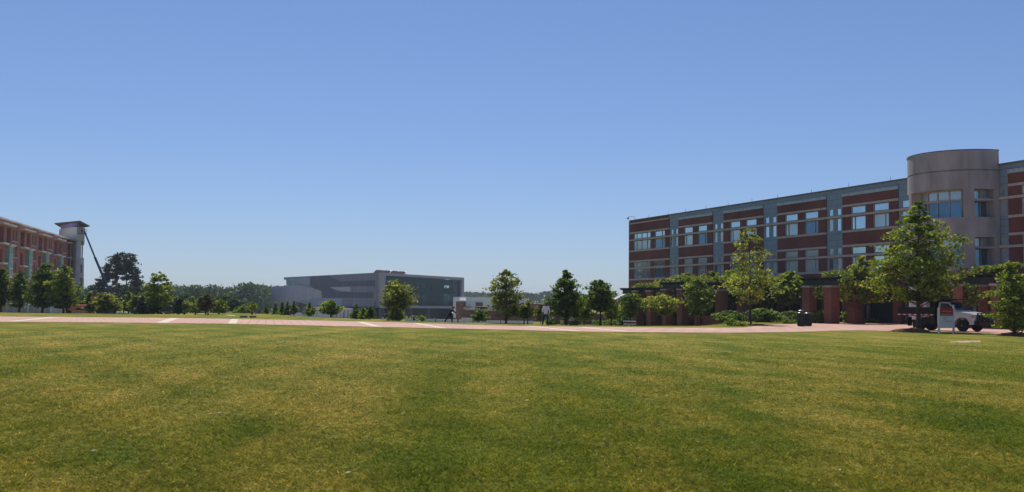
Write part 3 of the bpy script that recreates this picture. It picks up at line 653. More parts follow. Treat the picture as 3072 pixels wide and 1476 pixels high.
# --- centre
tree('maple_tree','airy light green maple alone before the white walled building',1518,78.5,811,948,[(0,36),(.08,46),(.2,52),(.32,58),(.42,44),(.55,40),(.75,42),(.9,26),(1,8)],'olive',150,40,0.17,0.42,0.08,limbs=0.6)
tree('young_tree','small pair sapling nearer the airy maple',1572,79,908,955,pr(OVAL,20),'green',40,34,0.15,0.34,0.05,group='two small saplings left of the man')
tree('young_tree','small pair sapling nearer the man in white shirt',1583,79,902,952,pr(OVAL,22),'olive',44,34,0.15,0.34,0.05,group='two small saplings left of the man')
tree('oak_tree','dense dark green oak just right of the man in white',1698,77,812,948,[(0,34),(.1,50),(.3,54),(.42,40),(.6,32),(.8,24),(.93,14),(1,4)],'dark',190,46,0.18,0.45,0.10,limbs=0.5)
tree('oak_tree','dark green round topped tree centred between oak and brick corner',1801,76.5,842,930,[(0,28),(.15,40),(.4,42),(.65,36),(.88,26),(1,8)],'dark',150,44,0.17,0.42,0.08,limbs=0.5)
tree('young_tree','slender lighter tree touching the dark round topped tree',1834,78,893,956,pr(OVAL,24),'green',60,38,0.16,0.36,0.06)
tree('yellow_tree','bright yellow green tree peeking between the two dark trees',1752,92,892,958,[(0,24),(.3,30),(.7,26),(1,12)],'vine',70,40,0.22,0.5,0.06)
tree('young_tree','low wispy orange tinged tree behind the man in white',1622,86,915,958,[(0,16),(.4,24),(.8,14),(1,4)],'brown',34,30,0.17,0.42,0.04)
tree('young_tree','dark bushy conifer in front of the low brick wall',1436,98,931,961,[(0,14),(.35,18),(.75,12),(1,4)],'dark',44,34,0.2,0.38,0.04,base=PT(1436,98))
# --- library front
tree('honeylocust_tree','spreading yellow green tree in front of the library glass front',1190,87,842,924,[(0,26),(.12,48),(.35,54),(.6,48),(.8,36),(1,16)],'olive',130,36,0.19,0.45,0.12,limbs=0.6,group=None)
tree('honeylocust_tree','round soft green tree before the library entrance portico',992,104,900,942,pr(OVAL,26),'green',70,34,0.22,0.45,0.08)
for i,(lab,px,Y,t,b,w) in enumerate((('small conifer left of the library, apart from the row of four',798,126,919,946,8),('first conifer from the left in the row of four by library',826,124,909,945,10),('second conifer from the left in the row of four by library',846,123,903,945,10),
   ('third conifer from the left in the row of four by library',862,122,903,945,10),('rightmost rounder conifer in the row of four behind red sign',881,121,905,940,10),('narrow pear shaped tree left of the library portico',928,112,906,946,10),
   ('pointed conifer right of the library portico',1067,100,911,955,13),('thin small conifer between two fuller ones by library',1089,99,924,955,8),('blue green conifer before the dark library ground floor',1110,98,915,955,12),
   ('bright conifer left of the yellow green tree trunk',1178,94,918,958,12),('bright conifer right of the yellow green tree trunk',1198,94,918,958,12))):
    tree('conifer',lab,px,Y,t,b,pr(CONE,w),'dark' if i not in (9,10,7,5) else 'green',44,34,0.17,0.30,0.05,group='small conifers in front of the library',limbs=0.1)
tree('young_tree','thin yellowish sapling beside the pear shaped tree',940,111,922,948,pr(OVAL,6),'olive',16,26,0.17,0.25,0.03)
shrub('upright bright green shrub before the library ground floor',1266,963,949,5,'green',12,30,group='shrubs in front of the library',Y=92)
shrub('grey green shrub behind the white shirted small figure',1241,957,949,6,'olive',12,30,group='shrubs in front of the library',Y=96)
# --- left part, before and behind the fences
for (lab,px,Y,t,b,pf,kd,nc) in (('dark tree cut by the left picture edge',2,110,808,918,[(0,14),(.2,26),(.5,30),(.8,20),(1,6)],'dark',110),
   ('narrow dark green tree second from the left edge',58,110,812,920,[(0,14),(.2,22),(.5,23),(.8,15),(1,5)],'dark',90),
   ('tallest dark green tree in front of the unfinished brick building',127,109,784,918,[(0,22),(.15,44),(.4,42),(.6,30),(.8,22),(1,6)],'dark',170),
   ('lighter green tree before the grey tower of the unfinished building',190,108,798,922,[(0,22),(.15,38),(.4,42),(.65,28),(.85,16),(1,5)],'green',150)):
    tree('street_tree',lab,px,Y,t,b,pf,kd,nc,42,0.24,0.6,0.10,group='row of trees before the unfinished building',limbs=0.4)
for (nm,lab,px,Y,t,b,pf,kd,nc) in (
   ('conifer','small dark cone tree in front of orange machine',268,112,876,932,pr(CONE,13),'dark',50),
   ('olive_tree','wide light green round tree right of the orange cab',317,110,880,930,[(0,14),(.3,28),(.65,27),(1,12)],'olive',90),
   ('olive_tree','smaller green round tree under the boom lift foot',343,111,895,932,[(0,10),(.3,18),(.7,16),(1,6)],'green',50),
   ('conifer','pointed light green cone tree right of the boom foot',384,114,873,932,pr(CONE,17),'green',60),
   ('olive_tree','light olive round tree between cone tree and dark cone',403,112,889,932,[(0,8),(.3,15),(.7,14),(1,6)],'olive',44),
   ('conifer','broad almost black cone tree left of the tall vase tree',426,110,890,940,pr(CONE,19),'pine',80),
   ('conifer','grey brown fuzzy cone tree left of the vase tree trunk',458,113,899,940,pr(CONE,15),'brown',56),
   ('elm_tree','tall vase shaped tree with spiky open top above the tree line',472,113,818,928,[(0,18),(.12,40),(.35,50),(.55,44),(.75,34),(.92,22),(1,8)],'green',170),
   ('conifer','narrow very dark conifer right of the vase tree',536,122,887,936,[(0,12),(.3,13),(.7,8),(1,3)],'pine',50),
   ('young_tree','grey green small tree right of the narrow dark conifer',556,128,897,937,pr(OVAL,11),'green',36),
   ('young_tree','pointed green tree in the middle of small tree row',578,132,889,937,pr(CONE,14),'green',46),
   ('young_tree','small dark pointed tree left of the bronze tree',592,134,893,937,pr(CONE,10),'dark',34),
   ('bronze_tree','bronze brown round tree standing alone on far lawn',617,108,882,930,pr(OVAL,22),'brown',80),
   ('cedar_tree','layered light green cedar with dark top beside the bronze tree',657,112,896,934,[(0,20),(.2,26),(.5,18),(.75,11),(1,5)],'green',60),
   ('young_tree','slim bluish sapling alone before the hazy wood',756,112,909,925,pr(OVAL,8),'green',24)):
    tree(nm,lab,px,Y,t,b,pf,kd,nc,36,0.22,0.45,0.08,group='assorted trees on the far lawn')
shrub('green bush left half of the bush clump before hazy wood',728,942,916,16,'green',34,36,0.2,0.45,Y=132,group='bushes before the hazy wood')
shrub('small low bush right half of clump before hazy wood',746,942,924,9,'green',20,30,0.2,0.4,Y=131,group='bushes before the hazy wood')
shrub('tiny bush left end of clump before hazy wood',704,942,930,8,'olive',14,30,0.2,0.4,Y=133,group='bushes before the hazy wood')
shrub('yellow weeds at lawn edge left of the red sign',837,946,938,5,'vine',10,24,0.14,0.25,Y=118,group='shrubs in front of the library')
# tall pines behind the boom
for (lab,px,Y,t,b,pf,nc) in (('slim tall pine, leftmost of the pine group behind the boom',292,250,838,890,[(0,22),(.4,24),(.8,16),(1,6)],60),
   ('left tall pine of the two tallest behind the boom',346,255,763,850,[(0,8),(.25,14),(.5,12),(.75,20),(.92,16),(1,6)],60),
   ('tallest pine of the group with clumped open crown',376,258,757,840,[(0,16),(.3,28),(.55,22),(.8,30),(.95,16),(1,6)],95),
   ('lower leaning pine at the right of pine group',408,256,806,880,[(0,18),(.35,24),(.7,12),(1,4)],50),
   ('short bushy pine between the tall pines and boom',318,252,790,862,[(0,14),(.4,16),(.8,12),(1,4)],40)):
    tree('pine_tree',lab,px,Y,t,b,pf,'pine',int(nc*.85),60,0.42,0.95,0.26,flat=0.75,group='tall pines behind the boom lift',limbs=0.6)
for (lab,px,Y,t,w) in (('broadleaf tree filling in below the leftmost pine',270,235,872,34),('dark tree below the two tallest pines',350,240,846,52),('dark broadleaf tree below the leaning pine',405,240,858,46),('round tree left of the vase tree before the far wood',445,235,872,40),
   ('small tree behind grey tower column of unfinished building',240,225,880,26)):
    tree('background_tree',lab,px,Y,t,935,pr(OVAL,w),'wood' if 'dark' not in lab else 'pine',80,30,0.6,1.4,0.2,group='trees filling in below the pines')
for k,(px,t,w,kd) in enumerate(((500,884,22,'wood'),(522,890,18,'green'),(552,880,18,'wood'),(604,884,24,'wood'),(640,892,20,'pine'),(672,884,20,'wood'),(706,894,22,'wood'))):
    tree('background_tree',['rounded tree right behind the vase tree','light tree behind the narrow dark conifer','rounded tree above the small tree row','rounded tree behind the bronze tree','dark tree between bronze tree and cedar','rounded tree behind the cedar','rounded hazy tree left of the bush clump'][k],px,190+8*(k%3),t,936,pr(OVAL,w),kd,60,30,0.5,1.0,0.15,group='middle distance trees before the wood')
# far woods
def woodland(name,label,path,hts,spacing,leaf,per,seed,rowd=(0,),crr=4.5,kd='wood'):
    rng=np.random.default_rng(seed); VV=[];vv=[]
    for dY in rowd:
        for (x0,Y0,t0),(x1,Y1,t1) in zip(path,path[1:]):
            a=PX(x0,Y0+dY,0); b=PX(x1,Y1+dY,0); n=max(1,int((b-a).length/spacing))
            for i in range(n):
                f=(i+rng.random())/n; c=a.lerp(b,f); Yc=Y0+(Y1-Y0)*f+dY; px=x0+(x1-x0)*f
                z1=P(px,t0+(t1-t0)*f,Yc).z*(1+dY*0.0006)+rng.normal()*0.45 - (0.7*rng.random()); z0=-6.5
                H=z1-z0; m=per; th=rng.random(m)*2*np.pi; u=rng.random(m)**0.6
                R=crr*(0.7+.6*rng.random()); zz=z0+H*(0.15+0.85*u); rr_=R*np.sqrt(np.clip(1-((u-.45)/.60)**2,0.02,1))
                j=rng.normal(size=(m,3))*0.5; p=np.stack([c.x+np.cos(th)*rr_,c.y+np.sin(th)*rr_,zz],1)+j
                nrm=np.stack([np.cos(th),np.sin(th),np.full(m,.6)],1)+rng.normal(size=(m,3))*.7; nrm/=np.linalg.norm(nrm,axis=1)[:,None]
                tn=np.cross(nrm,rng.normal(size=(m,3))); tn/=np.linalg.norm(tn,axis=1)[:,None]; bt=np.cross(nrm,tn); s=leaf*(.6+.8*rng.random(m))[:,None]
                VV.append(np.stack([p-tn*s*.6,p+bt*s*.5,p+tn*s*.6,p-bt*s*.5],1).reshape(-1,3)); vv.append(np.clip(rng.random()*.6+.1+rng.normal(size=m)*.15,0,1))
    V=np.concatenate(VV); v=np.concatenate(vv); o=npmesh(name,V,np.arange(len(V)).reshape(-1,4),v,LM[kd])
    return tagit(o,label,'woodland',kind='stuff')
woodland('woodland','hazy blue green wood forming the tree line left of the library',[(-300,420,872),(200,420,868),(430,410,862),(560,400,860),(640,395,862),(740,400,858),(790,470,862),(880,480,862)],0,4.0,0.8,330,3,rowd=(0,14,28),crr=4.0)
woodland('woodland','hazy wooded hill beyond the white walled building',[(860,900,872),(1200,900,876),(1390,880,876),(1450,880,880),(1520,880,881),(1590,900,883),(1640,900,878),(1700,900,884),(1800,880,884),(1860,880,890),(1900,880,887),(2300,880,892)],0,9,1.6,230,4,rowd=(0,40,80,-60),crr=8)
# ================================================================= UNFINISHED BRICK BUILDING (left)
LP=Plane(PX(-170,225.5*0.72,5),PX(208,251,5))
LP=Plane(PX(0,186,5),PX(208,251,5))
lz=-2.6
lb=brickmat('orange_red_brick',LP.U,(0.66,0.195,0.16),(0.54,0.155,0.125),(0.26,0.16,0.14))
greyc=mat('grey_sheathing',(0.52,0.46,0.52),0.9,var=0.06,scale=0.6)
whites=mat('white_slab_edge',(0.72,0.70,0.70),0.8,var=0.05)
teal=mat('teal_glazing_film',(0.20,0.60,0.55),0.3,0.2,var=0.25,scale=0.9,spec=0.6)
tan=mat('tan_board',(0.42,0.36,0.28),0.9,var=0.08)
lbd=thing('unfinished_building','unfinished red brick block with teal bays and white roof edge at left','building',(LP.p(30,0).x,LP.p(30,0).y,lz))
wb=MB(); holes=[]; slabs=MB(); bays=[]; wn=[]
for mi in range(-2,5):
    o=14.6+16.3*mi if mi>=0 else 14.6+16.3*mi
    def H(a,b_,c,d,rec=True): holes.append((o+a,o+b_,c,d))
    if mi<4:
        H(0,3.2,12.05,15.15); H(5.3,8.4,12.0,15.15); H(0.2,2.6,8.3,10.9)
        H(0.2,2.6,4.3,7.2)
        for a in (9.9,12.2):
            for z in (12.9,9.7,6.5,3.3): wn.append((o+a,o+a+1.25,z,z+2.2)); holes.append((o+a,o+a+1.25,z,z+2.2))
        bays.append(o)
        for a,b_,z in () if o<-8 else ((-0.5,3.5,11.75),(5.0,8.8,11.65),(-0.3,3.0,7.95),(-1,3.9,15.5),(3.5,9.0,15.5)): (lambda m_: (LP.slab(m_,o+a,o+b_,z,z+0.3,0.005,1.0), build('balcony_slab' if z<15 else 'cornice_slab',m_,whites,lbd)))(MB())
us=[h for h in holes]
wallgrid(LP,wb,-6,67.0,2.9,16.45,[h for h in holes if h[1]<67 and h[0]>-6],0.8,0)
build('brick_wall',wb,lb,lbd)
mb=MB(); LP.slab(mb,-6,67.3,16.47,16.7,-14,0.6); build('roof_edge',mb,mat('white_roof_flashing',(0.85,0.84,0.82),0.6,var=0.03),lbd)
mb=MB(); LP.slab(mb,-6,67,lz,16.4,-14,-1.9); build('rear_wall',mb,lb,lbd)
mb=MB()
for h in holes:
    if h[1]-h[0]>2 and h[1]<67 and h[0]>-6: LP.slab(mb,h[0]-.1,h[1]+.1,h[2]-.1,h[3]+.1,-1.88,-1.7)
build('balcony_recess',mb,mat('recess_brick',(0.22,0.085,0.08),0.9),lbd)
for (a,b_,c,d) in wn:
    if b_<66 and a>-6:
        window(LP,lbd,a+.01,b_-.01,c+.01,d-.01,MATS['shaded_interior'],MATS['pale_window_frame'],d=-0.25,mull=(0.5,),rails=(0.5,),fw=0.08)
        mb=MB(); LP.slab(mb,a-.1,b_+.1,c-.16,c-.002,-0.05,0.12); build('sill',mb,whites,lbd)
for o in bays:
    if o+8.6>66 or o<-9: continue
    mb=MB(); LP.slab(mb,o+5.6,o+7.8,5.6,11.6,0.01,0.55); bb=build('teal_bay',mb,teal,lbd)
    mb=MB()
    for a in (5.45,6.65,7.75): LP.slab(mb,o+a,o+a+0.2,5.5,11.64,0.56,0.65)
    for z in (5.5,7.2,8.5,10.0,11.45): LP.slab(mb,o+5.46,o+7.96,z,z+0.2,0.655,0.70)
    build('frame',mb,whites,bb)
# ground floor
u=-5.5
while u<66:
    mb=MB(); LP.slab(mb,u,u+0.8,lz-1,2.88,-0.6,0.0); build('ground_floor_column',mb,mat('grey_concrete_column',(0.33,0.30,0.29),0.9),lbd); u+=5.6
mb=MB(); LP.slab(mb,0.5,6.5,3.0,4.1,0.01,2.0); build('entrance_canopy',mb,tan,lbd)
# grey end tower
tw=thing('grey_tower','bare grey sheathed corner tower with thin flat roof on the unfinished building','tower',PX(222,255,-3))
def plan(pts,z0,z1,mb=None):
    mb=mb or MB(); return mb.prism([PX(px,Y,z0) for px,Y in pts],(0,0,z1-z0))
mb=plan([(203,253),(207,250.5),(213,248.6),(221,247.8),(229,248.3),(235,249.6),(236,266),(214,268)],-4,16.2); build('grey_shaft',mb,greyc,tw)
wl=mat('pale_sheathing',(0.62,0.60,0.64),0.85,var=0.04)
mb=plan([(236.3,249.9),(251,253),(251.3,262),(236.5,262)],2.4,4.6); plan([(236.3,249.9),(251,253),(251.3,262),(236.5,262)],6.9,8.2,mb); plan([(236.3,249.9),(251,253),(251.3,262),(236.5,262)],10.4,12.1,mb)
for z0,z1 in ((4.6,6.9),(8.2,10.4)):
    for a,b_ in ((236.3,239.0),(241.2,242.6),(245.4,251)):
        ya=249.9+(a-236.3)/14.7*3.1; yb=249.9+(b_-236.3)/14.7*3.1
        mb.prism([PX(a,ya,z0),PX(b_,yb,z0),PX(b_+.2,262,z0),PX(a+.2,262,z0)],(0,0,z1-z0))
build('side_wing',mb,wl,tw)
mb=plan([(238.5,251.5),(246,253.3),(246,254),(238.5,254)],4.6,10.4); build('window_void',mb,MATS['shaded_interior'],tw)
mb=plan([(236.3,250),(239.5,250.6),(239.5,262),(236.3,262)],12.12,16.18); build('slot_jamb',mb,wl,tw)
mb=plan([(244.2,251.6),(248,252.4),(248,254),(244.2,254)],12.12,16.18); build('brown_post',mb,mat('rust_brown_post',(0.20,0.10,0.07),0.9),tw)
mb=plan([(237,252),(241,252.6),(241,254),(237,254)],-4,2.38); plan([(228,250),(231,250.5),(231,252),(228,252)],-4,0,mb); build('support_post',mb,mat('tan_post',(0.33,0.22,0.17),0.9),tw)
mb=plan([(176,256),(196,250.8),(215,247.3),(230,246.6),(253.5,250.5),(253,268),(180,272)],16.22,19.6); build('top_storey',mb,mat('cream_board',(0.50,0.46,0.41),0.9,var=0.10,scale=0.25),tw)
mb=plan([(182,256),(200,251.5),(215,248.3),(232,248.2),(247,252),(247,266),(186,270)],19.62,20.7); build('purple_membrane',mb,mat('purple_membrane',(0.27,0.21,0.48),0.7),tw)
mb=MB(); mb.box8([PX(163,252,20.72),PX(240,243,20.72),PX(269.5,250,20.0),PX(200,276,20.6),PX(163,252,20.95),PX(240,243,20.95),PX(269.5,250,20.2),PX(200,276,20.9)]); build('flat_roof',mb,mat('dark_roof_underside',(0.10,0.06,0.06),0.8),tw)
# boom lift
bl=thing('boom_lift','blue telescopic boom lift reaching from the trees up to tower roof','lift',PX(348,236,-2.6))
blue=mat('boom_blue',(0.02,0.05,0.17),0.45,var=0.1)
b0=P(346,905,236); b1=P(325,868,239); b2=P(286,775,243); b3=P(255,698,245)
for k,(a,b_,w) in enumerate(((b0,b1,0.75),(b1,b2,0.52),(b2,b3,0.36))):
    d=(b_-a); mb=MB(); L=d.length; mb.box((a+b_)/2,L+0.4,w,w,d.normalized(),Vector((0.2,-1,0.2))); build('boom_section',mb,blue,bl)
q=b0+(b1-b0)*.5+Vector((-.1,-.55,.1)); mb=MB(); mb.box(q,2.2,0.04,.4,(b1-b0),Vector((0,-1,0))); build('pale_side_plate',mb,whites,bl)
mb=MB(); bc=PX(348,236,-1.2); mb.box(bc,3.2,2.4,1.4); mb.box(bc+Vector((-.3,0,1.2)),1.8,1.8,1.2); build('turret',mb,blue,bl,bevel=0.1)
for sx in (-1.3,1.3):
    for sy in (-1.2,1.2): mb=MB(); mb.lathe(bc+Vector((sx,sy-.2,-.8)),[(.2,0),(.6,.0),(.65,.1),(.65,.35),(.6,.45),(.2,.45)],16,Vector((0,1,0))); build('wheel',mb,MATS['shaded_interior'],bl)
bk=P(247,694,244.5); mb=MB()
for dx in (-.9,.9):
    for dy in (-.45,.45): mb.tube(bk+Vector((dx,dy,-.55)),bk+Vector((dx,dy,.55)),.04)
for dz in (-.5,0,.55):
    for dy in (-.45,.45): mb.tube(bk+Vector((-.9,dy,dz)),bk+Vector((.9,dy,dz)),.035)
mb.box(bk+Vector((0,0,-.58)),1.9,1.0,.1); build('basket',mb,blue,bl)

# chain link fences, tarp banner, machines
chain=bpy.data.materials.new('chain_link_mesh'); chain.use_nodes=True; t=chain.node_tree; b=t.nodes['Principled BSDF']; b.inputs['Base Color'].default_value=(0.42,0.42,0.44,1); b.inputs['Alpha'].default_value=0.42; b.inputs['Roughness'].default_value=0.6
galv=mat('galvanised_pipe',(0.55,0.55,0.57),0.4,0.5)
def fence(label,pts,top=None,z1=0.75,white=False):
    A_=PX(pts[0][0],pts[0][1],0); Bp=PX(pts[1][0],pts[1][1],0); fp=Plane(A_,Bp); zb=min(terr(A_.x,A_.y),terr(Bp.x,Bp.y))-0.1
    th=thing('chain_link_fence',label,'fence',(A_.x,A_.y,zb),'chain link fences round the building site')
    mb=MB(); mb.q(fp.p(0,zb),fp.p(fp.L,zb),fp.p(fp.L,z1),fp.p(0,z1)); build('mesh_panel',mb,chain,th)
    n=max(1,int(fp.L/3)); mb=MB()
    for k in range(n+1): q=fp.p(fp.L*k/n,0); q=Vector((q.x,q.y,0)); pm=MB(); pm.tube(q+Vector((0,0,zb)),q+Vector((0,0,z1+.03)),.04); build('post',pm,galv,th)
    mb=MB(); mb.tube(fp.p(0,z1),fp.p(fp.L,z1),.10 if white else .035); build('top_rail',mb,whites if white else galv,th)
fence('dull chain link fence section at the left picture edge',((4,150),(57,151)))
fence('chain link fence section between two left trees',((58,151),(84,151)))
fence('chain link fence with thick white top rail before unfinished building',((85,148),(152,146)),white=True,z1=0.62)
fence('chain link fence section under the light green cone tree',((350,146),(391,147)),z1=-0.35)
fence('chain link fence with white rail right of the orange machines',((349,165),(377,165)),z1=0.15,white=True)
tb=MB(); fp=Plane(PX(154,143,0),PX(200,142,0)); n=10
for i in range(n):
    for j in range(4):
        def tz(i,j):
            f=i/n; zt=0.55-0.9*abs(math.sin(f*5.0))*0.25-0.25*f; zb=-1.0+0.0*f
            return fp.p(fp.L*f,zb+(zt-zb)*j/4,0.18*math.sin(i*1.7+j*.9)+0.1)
        tb.q(tz(i,j),tz(i+1,j),tz(i+1,j+1),tz(i,j+1))
bn_=build('tarp_banner',tb,mat('crumpled_white_tarp',(0.78,0.70,0.68),0.8,var=0.10,scale=1.2,col2=(0.40,0.40,0.43)),None,loc=PX(154,143,-1)); tagit(bn_,'crumpled white tarpaulin banner hung on the site fence','banner')
so_=bn_.modifiers.new('thick','SOLIDIFY'); so_.thickness=0.02
orange=mat('machine_orange',(0.62,0.13,0.06),0.5,var=0.12); rub=mat('black_rubber',(0.025,0.025,0.025),0.9)
def machine(label,px,Y,L,cabx,cabh,group=None):
    p=PT(px,Y); th=thing('telehandler',label,'machine',p,'orange machines on the building site'); X=Vector((1,0,0))
    mb=MB(); mb.box(p+Vector((0,0,1.2)),L,1.7,0.9); build('chassis',mb,orange,th,bevel=.08)
    mb=MB(); c=p+Vector((cabx,0,1.65+cabh/2)); mb.box8([c+Vector(v) for v in ((-.8,-.7,-cabh/2),(.8,-.7,-cabh/2),(.8,.7,-cabh/2),(-.8,.7,-cabh/2),(-.6,-.6,cabh/2),(.6,-.6,cabh/2),(.6,.6,cabh/2),(-.6,.6,cabh/2))]); build('cab',mb,orange,th)
    mb=MB(); mb.box(c+Vector((0.05,-.68,0.0)),.62,.06,cabh*.5); build('cab_window',mb,MATS['shaded_interior'],th)
    mb=MB(); mb.box(c+Vector((0,0,cabh/2+.06)),1.5,1.4,.1); build('cab_roof',mb,orange,th)
    for sx in (-L*.33,L*.33):
        for sy in (-.95,.65): mb=MB(); w=p+Vector((sx,sy,.62)); mb.lathe(w,[(.2,0),(.58,.02),(.62,.1),(.62,.25),(.2,.3)],16,Vector((0,1,0))); build('wheel',mb,rub,th)
    return th
machine('orange site machine with open cab right of the tarp banner',222,150,3.2,-1.0,1.1)
machine('orange site machine with square cab window left of the round tree',286,150,3.2,0,1.2)
p=P(243,920.5,150); mb=MB(); mb.lathe(p+Vector((-.6,0,0)),[(.1,0),(.24,.08),(.26,.3),(.26,.8),(.24,1.05),(.1,1.12)],14,Vector((1,0,0)))
th=thing('fuel_tank','small orange cylindrical tank on a stand between the orange machines','tank',PT(243,150)); build('drum',mb,orange,th,smooth=True)
mb=MB(); 
for sx in (-.45,.35): 
    mb.tube(p+Vector((sx,0,-.2)),Vector((p.x+sx,p.y,PT(243,150).z)),.05)
build('stand',mb,rub,th)
mb=MB(); q=PT(250,148)
for k in range(7): mb.box(q+Vector((-1.5+k*.5,0,.35+.05*(k%3))),.42,.5,.7+.1*(k%2))
tagit(build('pallet_stack',mb,mat('rubble_brown',(0.36,0.20,0.15),0.9),None,loc=q,bevel=.03),'brown and red pallets heaped beside the orange machines','pallets')

# ================================================================= LIBRARY (centre)
QA=Plane(PX(852,406,0),PX(1138,330,0)); QB=Plane(PX(1138,330,0),PX(1385,377,0))
def za(x,y): return (780+x/6.19,780+y/6.19)
def zb_(x,y): return (1060+x/5.895,780+y/5.895)
def pa(pts): return [QA.hit(*za(x,y)) for x,y in pts]
def pb(pts): return [QB.hit(*zb_(x,y)) for x,y in pts]
lib=thing('library','large modern grey library with finned screen wall and big framed glass front','building',PX(1138,332,-5.5))
fin0=brickmat('grey_fin_screen',QA.U,(0.30,0.275,0.35),(0.26,0.24,0.31),(0.15,0.14,0.19),bw=1.25,bh=60,ms=0.16,rough=0.6,stain=0.10)
finD=brickmat('dark_fin_screen',QA.U,(0.095,0.090,0.14),(0.075,0.072,0.12),(0.17,0.16,0.22),bw=1.25,bh=60,ms=0.13,rough=0.5,stain=0.1)
finB=brickmat('blue_fin_screen',QA.U,(0.36,0.40,0.54),(0.33,0.37,0.50),(0.22,0.25,0.34),bw=1.25,bh=60,ms=0.12,rough=0.5,stain=0.1)
finL=brickmat('pale_fin_screen',QA.U,(0.52,0.48,0.58),(0.47,0.435,0.53),(0.36,0.33,0.42),bw=1.25,bh=60,ms=0.12,rough=0.6,stain=0.08)
alu=mat('aluminium_cladding',(0.42,0.37,0.46),0.5,0.1,var=0.04); aluD=mat('cladding_soffit',(0.16,0.15,0.17),0.6)
ztc=QA.hit(1138,818.5)[1]; 
mb=MB(); QA.poly(mb,pa([(445,322),(2215,232),(2208,880),(985,862),(1142,700),(1142,572),(445,362)]),-2,0); build('screen_wall',mb,fin0,lib)
mb=MB(); QA.poly(mb,pa([(198,500),(470,478),(812,466),(1140,572),(1140,705),(985,866),(870,828),(650,772),(600,980),(190,780)]),-2.2,-0.3); build('lower_screen_wall',mb,finL,lib)
def patch(nm,pts,m,d=0.06,pl=pa,P_=None):
    mb=MB(); (P_ or QA).poly(mb,pl(pts),0.003,d); build(nm,mb,m,lib)
patch('dark_window_band',[(1500,395),(2142,376),(2128,484),(1500,494)],finD)
patch('dark_window_band',[(1146,592),(2112,600),(2102,706),(1146,700)],finD)
patch('blue_screen_panel',[(930,318),(450,345),(450,360),(815,462),(926,466)],finB)
patch('dark_window_band',[(935,312),(1280,295),(1500,395),(1500,494),(1290,500),(1420,562),(1500,594),(1146,590),(1146,575),(990,520),(935,468)],finD,0.05)
patch('pale_screen_panel',[(1290,506),(1680,496),(1680,590),(1430,560)],finL,0.07)
patch('blue_screen_panel',[(1000,712),(1522,716),(1522,872),(990,860),(870,820),(700,770)],finB,0.06)
mb=MB(); QA.poly(mb,pa([(660,790),(870,836),(960,866),(900,1075),(500,1075),(300,850)]),-6,-4.0); build('curved_plinth_wall',mb,mat('pale_lavender_wall',(0.52,0.45,0.49),0.8),lib)
mb=MB(); QA.poly(mb,pa([(470,368),(470,476),(812,466)]),-0.8,-0.4); build('striped_clerestory',mb,brickmat('striped_glazing',QA.U,(0.45,0.50,0.38),(0.24,0.50,0.50),(0.3,0.4,0.4),bw=2.6,bh=40,ms=0.05),lib)
# main body volumes
u0,zz=QA.hit(*za(445,330)); cA=QA.p(QA.L,0,0); cB=QB.p(QB.L,0,0)
zt=QB.hit(*zb_(1935,318))[1]; 
back=[cA-QA.N*0.6-QB.N*0.6]
mb=MB(); a0=QA.p(u0+1,0,-2.5); pts=[a0,QA.p(QA.L-2.2,0,-2.2),QB.p(9.5,0,-7.0),QB.p(QB.L-1.5,0,-7.0),QB.p(QB.L-1,0,-50)]
mb.prism([Vector((p.x,p.y,-0.2)) for p in pts],(0,0,11.3)); build('inner_volume',mb,mat('library_core',(0.10,0.10,0.12),0.8),lib)
mb=MB(); pts=[QA.p(u0+.5,0,-.1),QA.p(QA.L-.1,0,-.1),QB.p(QB.L-.2,0,-.1),QB.p(QB.L,0,-52)]
topA=QA.hit(*za(2215,240))[1]; topL=QA.hit(*za(445,330))[1]; topR=QB.hit(*zb_(1935,318))[1]
mb.box8([Vector((p.x,p.y,z-0.5)) for p,z in zip(pts,(topL,topA,topR,topR))]+[Vector((p.x,p.y,z)) for p,z in zip(pts,(topL,topA,topR,topR))]); build('roof',mb,alu,lib)
# front frame round the glass
go=[(452,226),(1930,312),(1925,858),(458,848)]; gi=[(541,277),(1886,352),(1874,818),(505,800)]
O=pb(go); I=pb(gi); mb=MB()
for k in range(4):
    k2=(k+1)%4; QB.poly(mb,[O[k],O[k2],I[k2],I[k]],-0.12,0.8)
build('front_frame',mb,alu,lib)
mb=MB(); O2=pb([(1930,312),(1942,322),(1918,858)]); QB.poly(mb,O2,-6,-0.2); build('end_fin',mb,MATS['pale_sheathing'],lib)
# see-through curtain wall
cg=bpy.data.materials.new('tinted_curtain_glass'); cg.use_nodes=True; t=cg.node_tree; t.nodes.clear(); o_=t.nodes.new('ShaderNodeOutputMaterial'); m1=t.nodes.new('ShaderNodeMixShader'); tr=t.nodes.new('ShaderNodeBsdfTransparent'); gl=t.nodes.new('ShaderNodeBsdfGlossy')
tr.inputs[0].default_value=(0.45,0.60,0.68,1); gl.inputs['Roughness'].default_value=0.03; gl.inputs['Color'].default_value=(0.30,0.45,0.50,1); m1.inputs[0].default_value=0.10
t.links.new(tr.outputs[0],m1.inputs[1]); t.links.new(gl.outputs[0],m1.inputs[2]); t.links.new(m1.outputs[0],o_.inputs[0])
mb=MB(); mb.q(*[QB.p(u,z,-0.1) for u,z in I]); cgo=build('curtain_glass',mb,cg,lib)
def wi(nm,pts,m,d,th_=0.3): 
    mb=MB(); QB.poly(mb,pb(pts),d-th_,d); build(nm,mb,m,lib)
wi('ceiling_zone',[(541,280),(1886,355),(1884,452),(535,430)],mat('interior_grey_green',(0.075,0.105,0.11),0.8,var=0.2,scale=0.12),-3)
wi('floor_zone',[(535,470),(1882,500),(1880,600),(525,600)],mat('interior_dark_green',(0.018,0.030,0.038),0.8,var=0.3,scale=0.2),-2.6)
wi('red_stack_zone',[(1040,600),(1480,600),(1480,720),(1060,715)],mat('interior_maroon',(0.075,0.030,0.036),0.8,var=0.3,scale=0.15),-2.8)
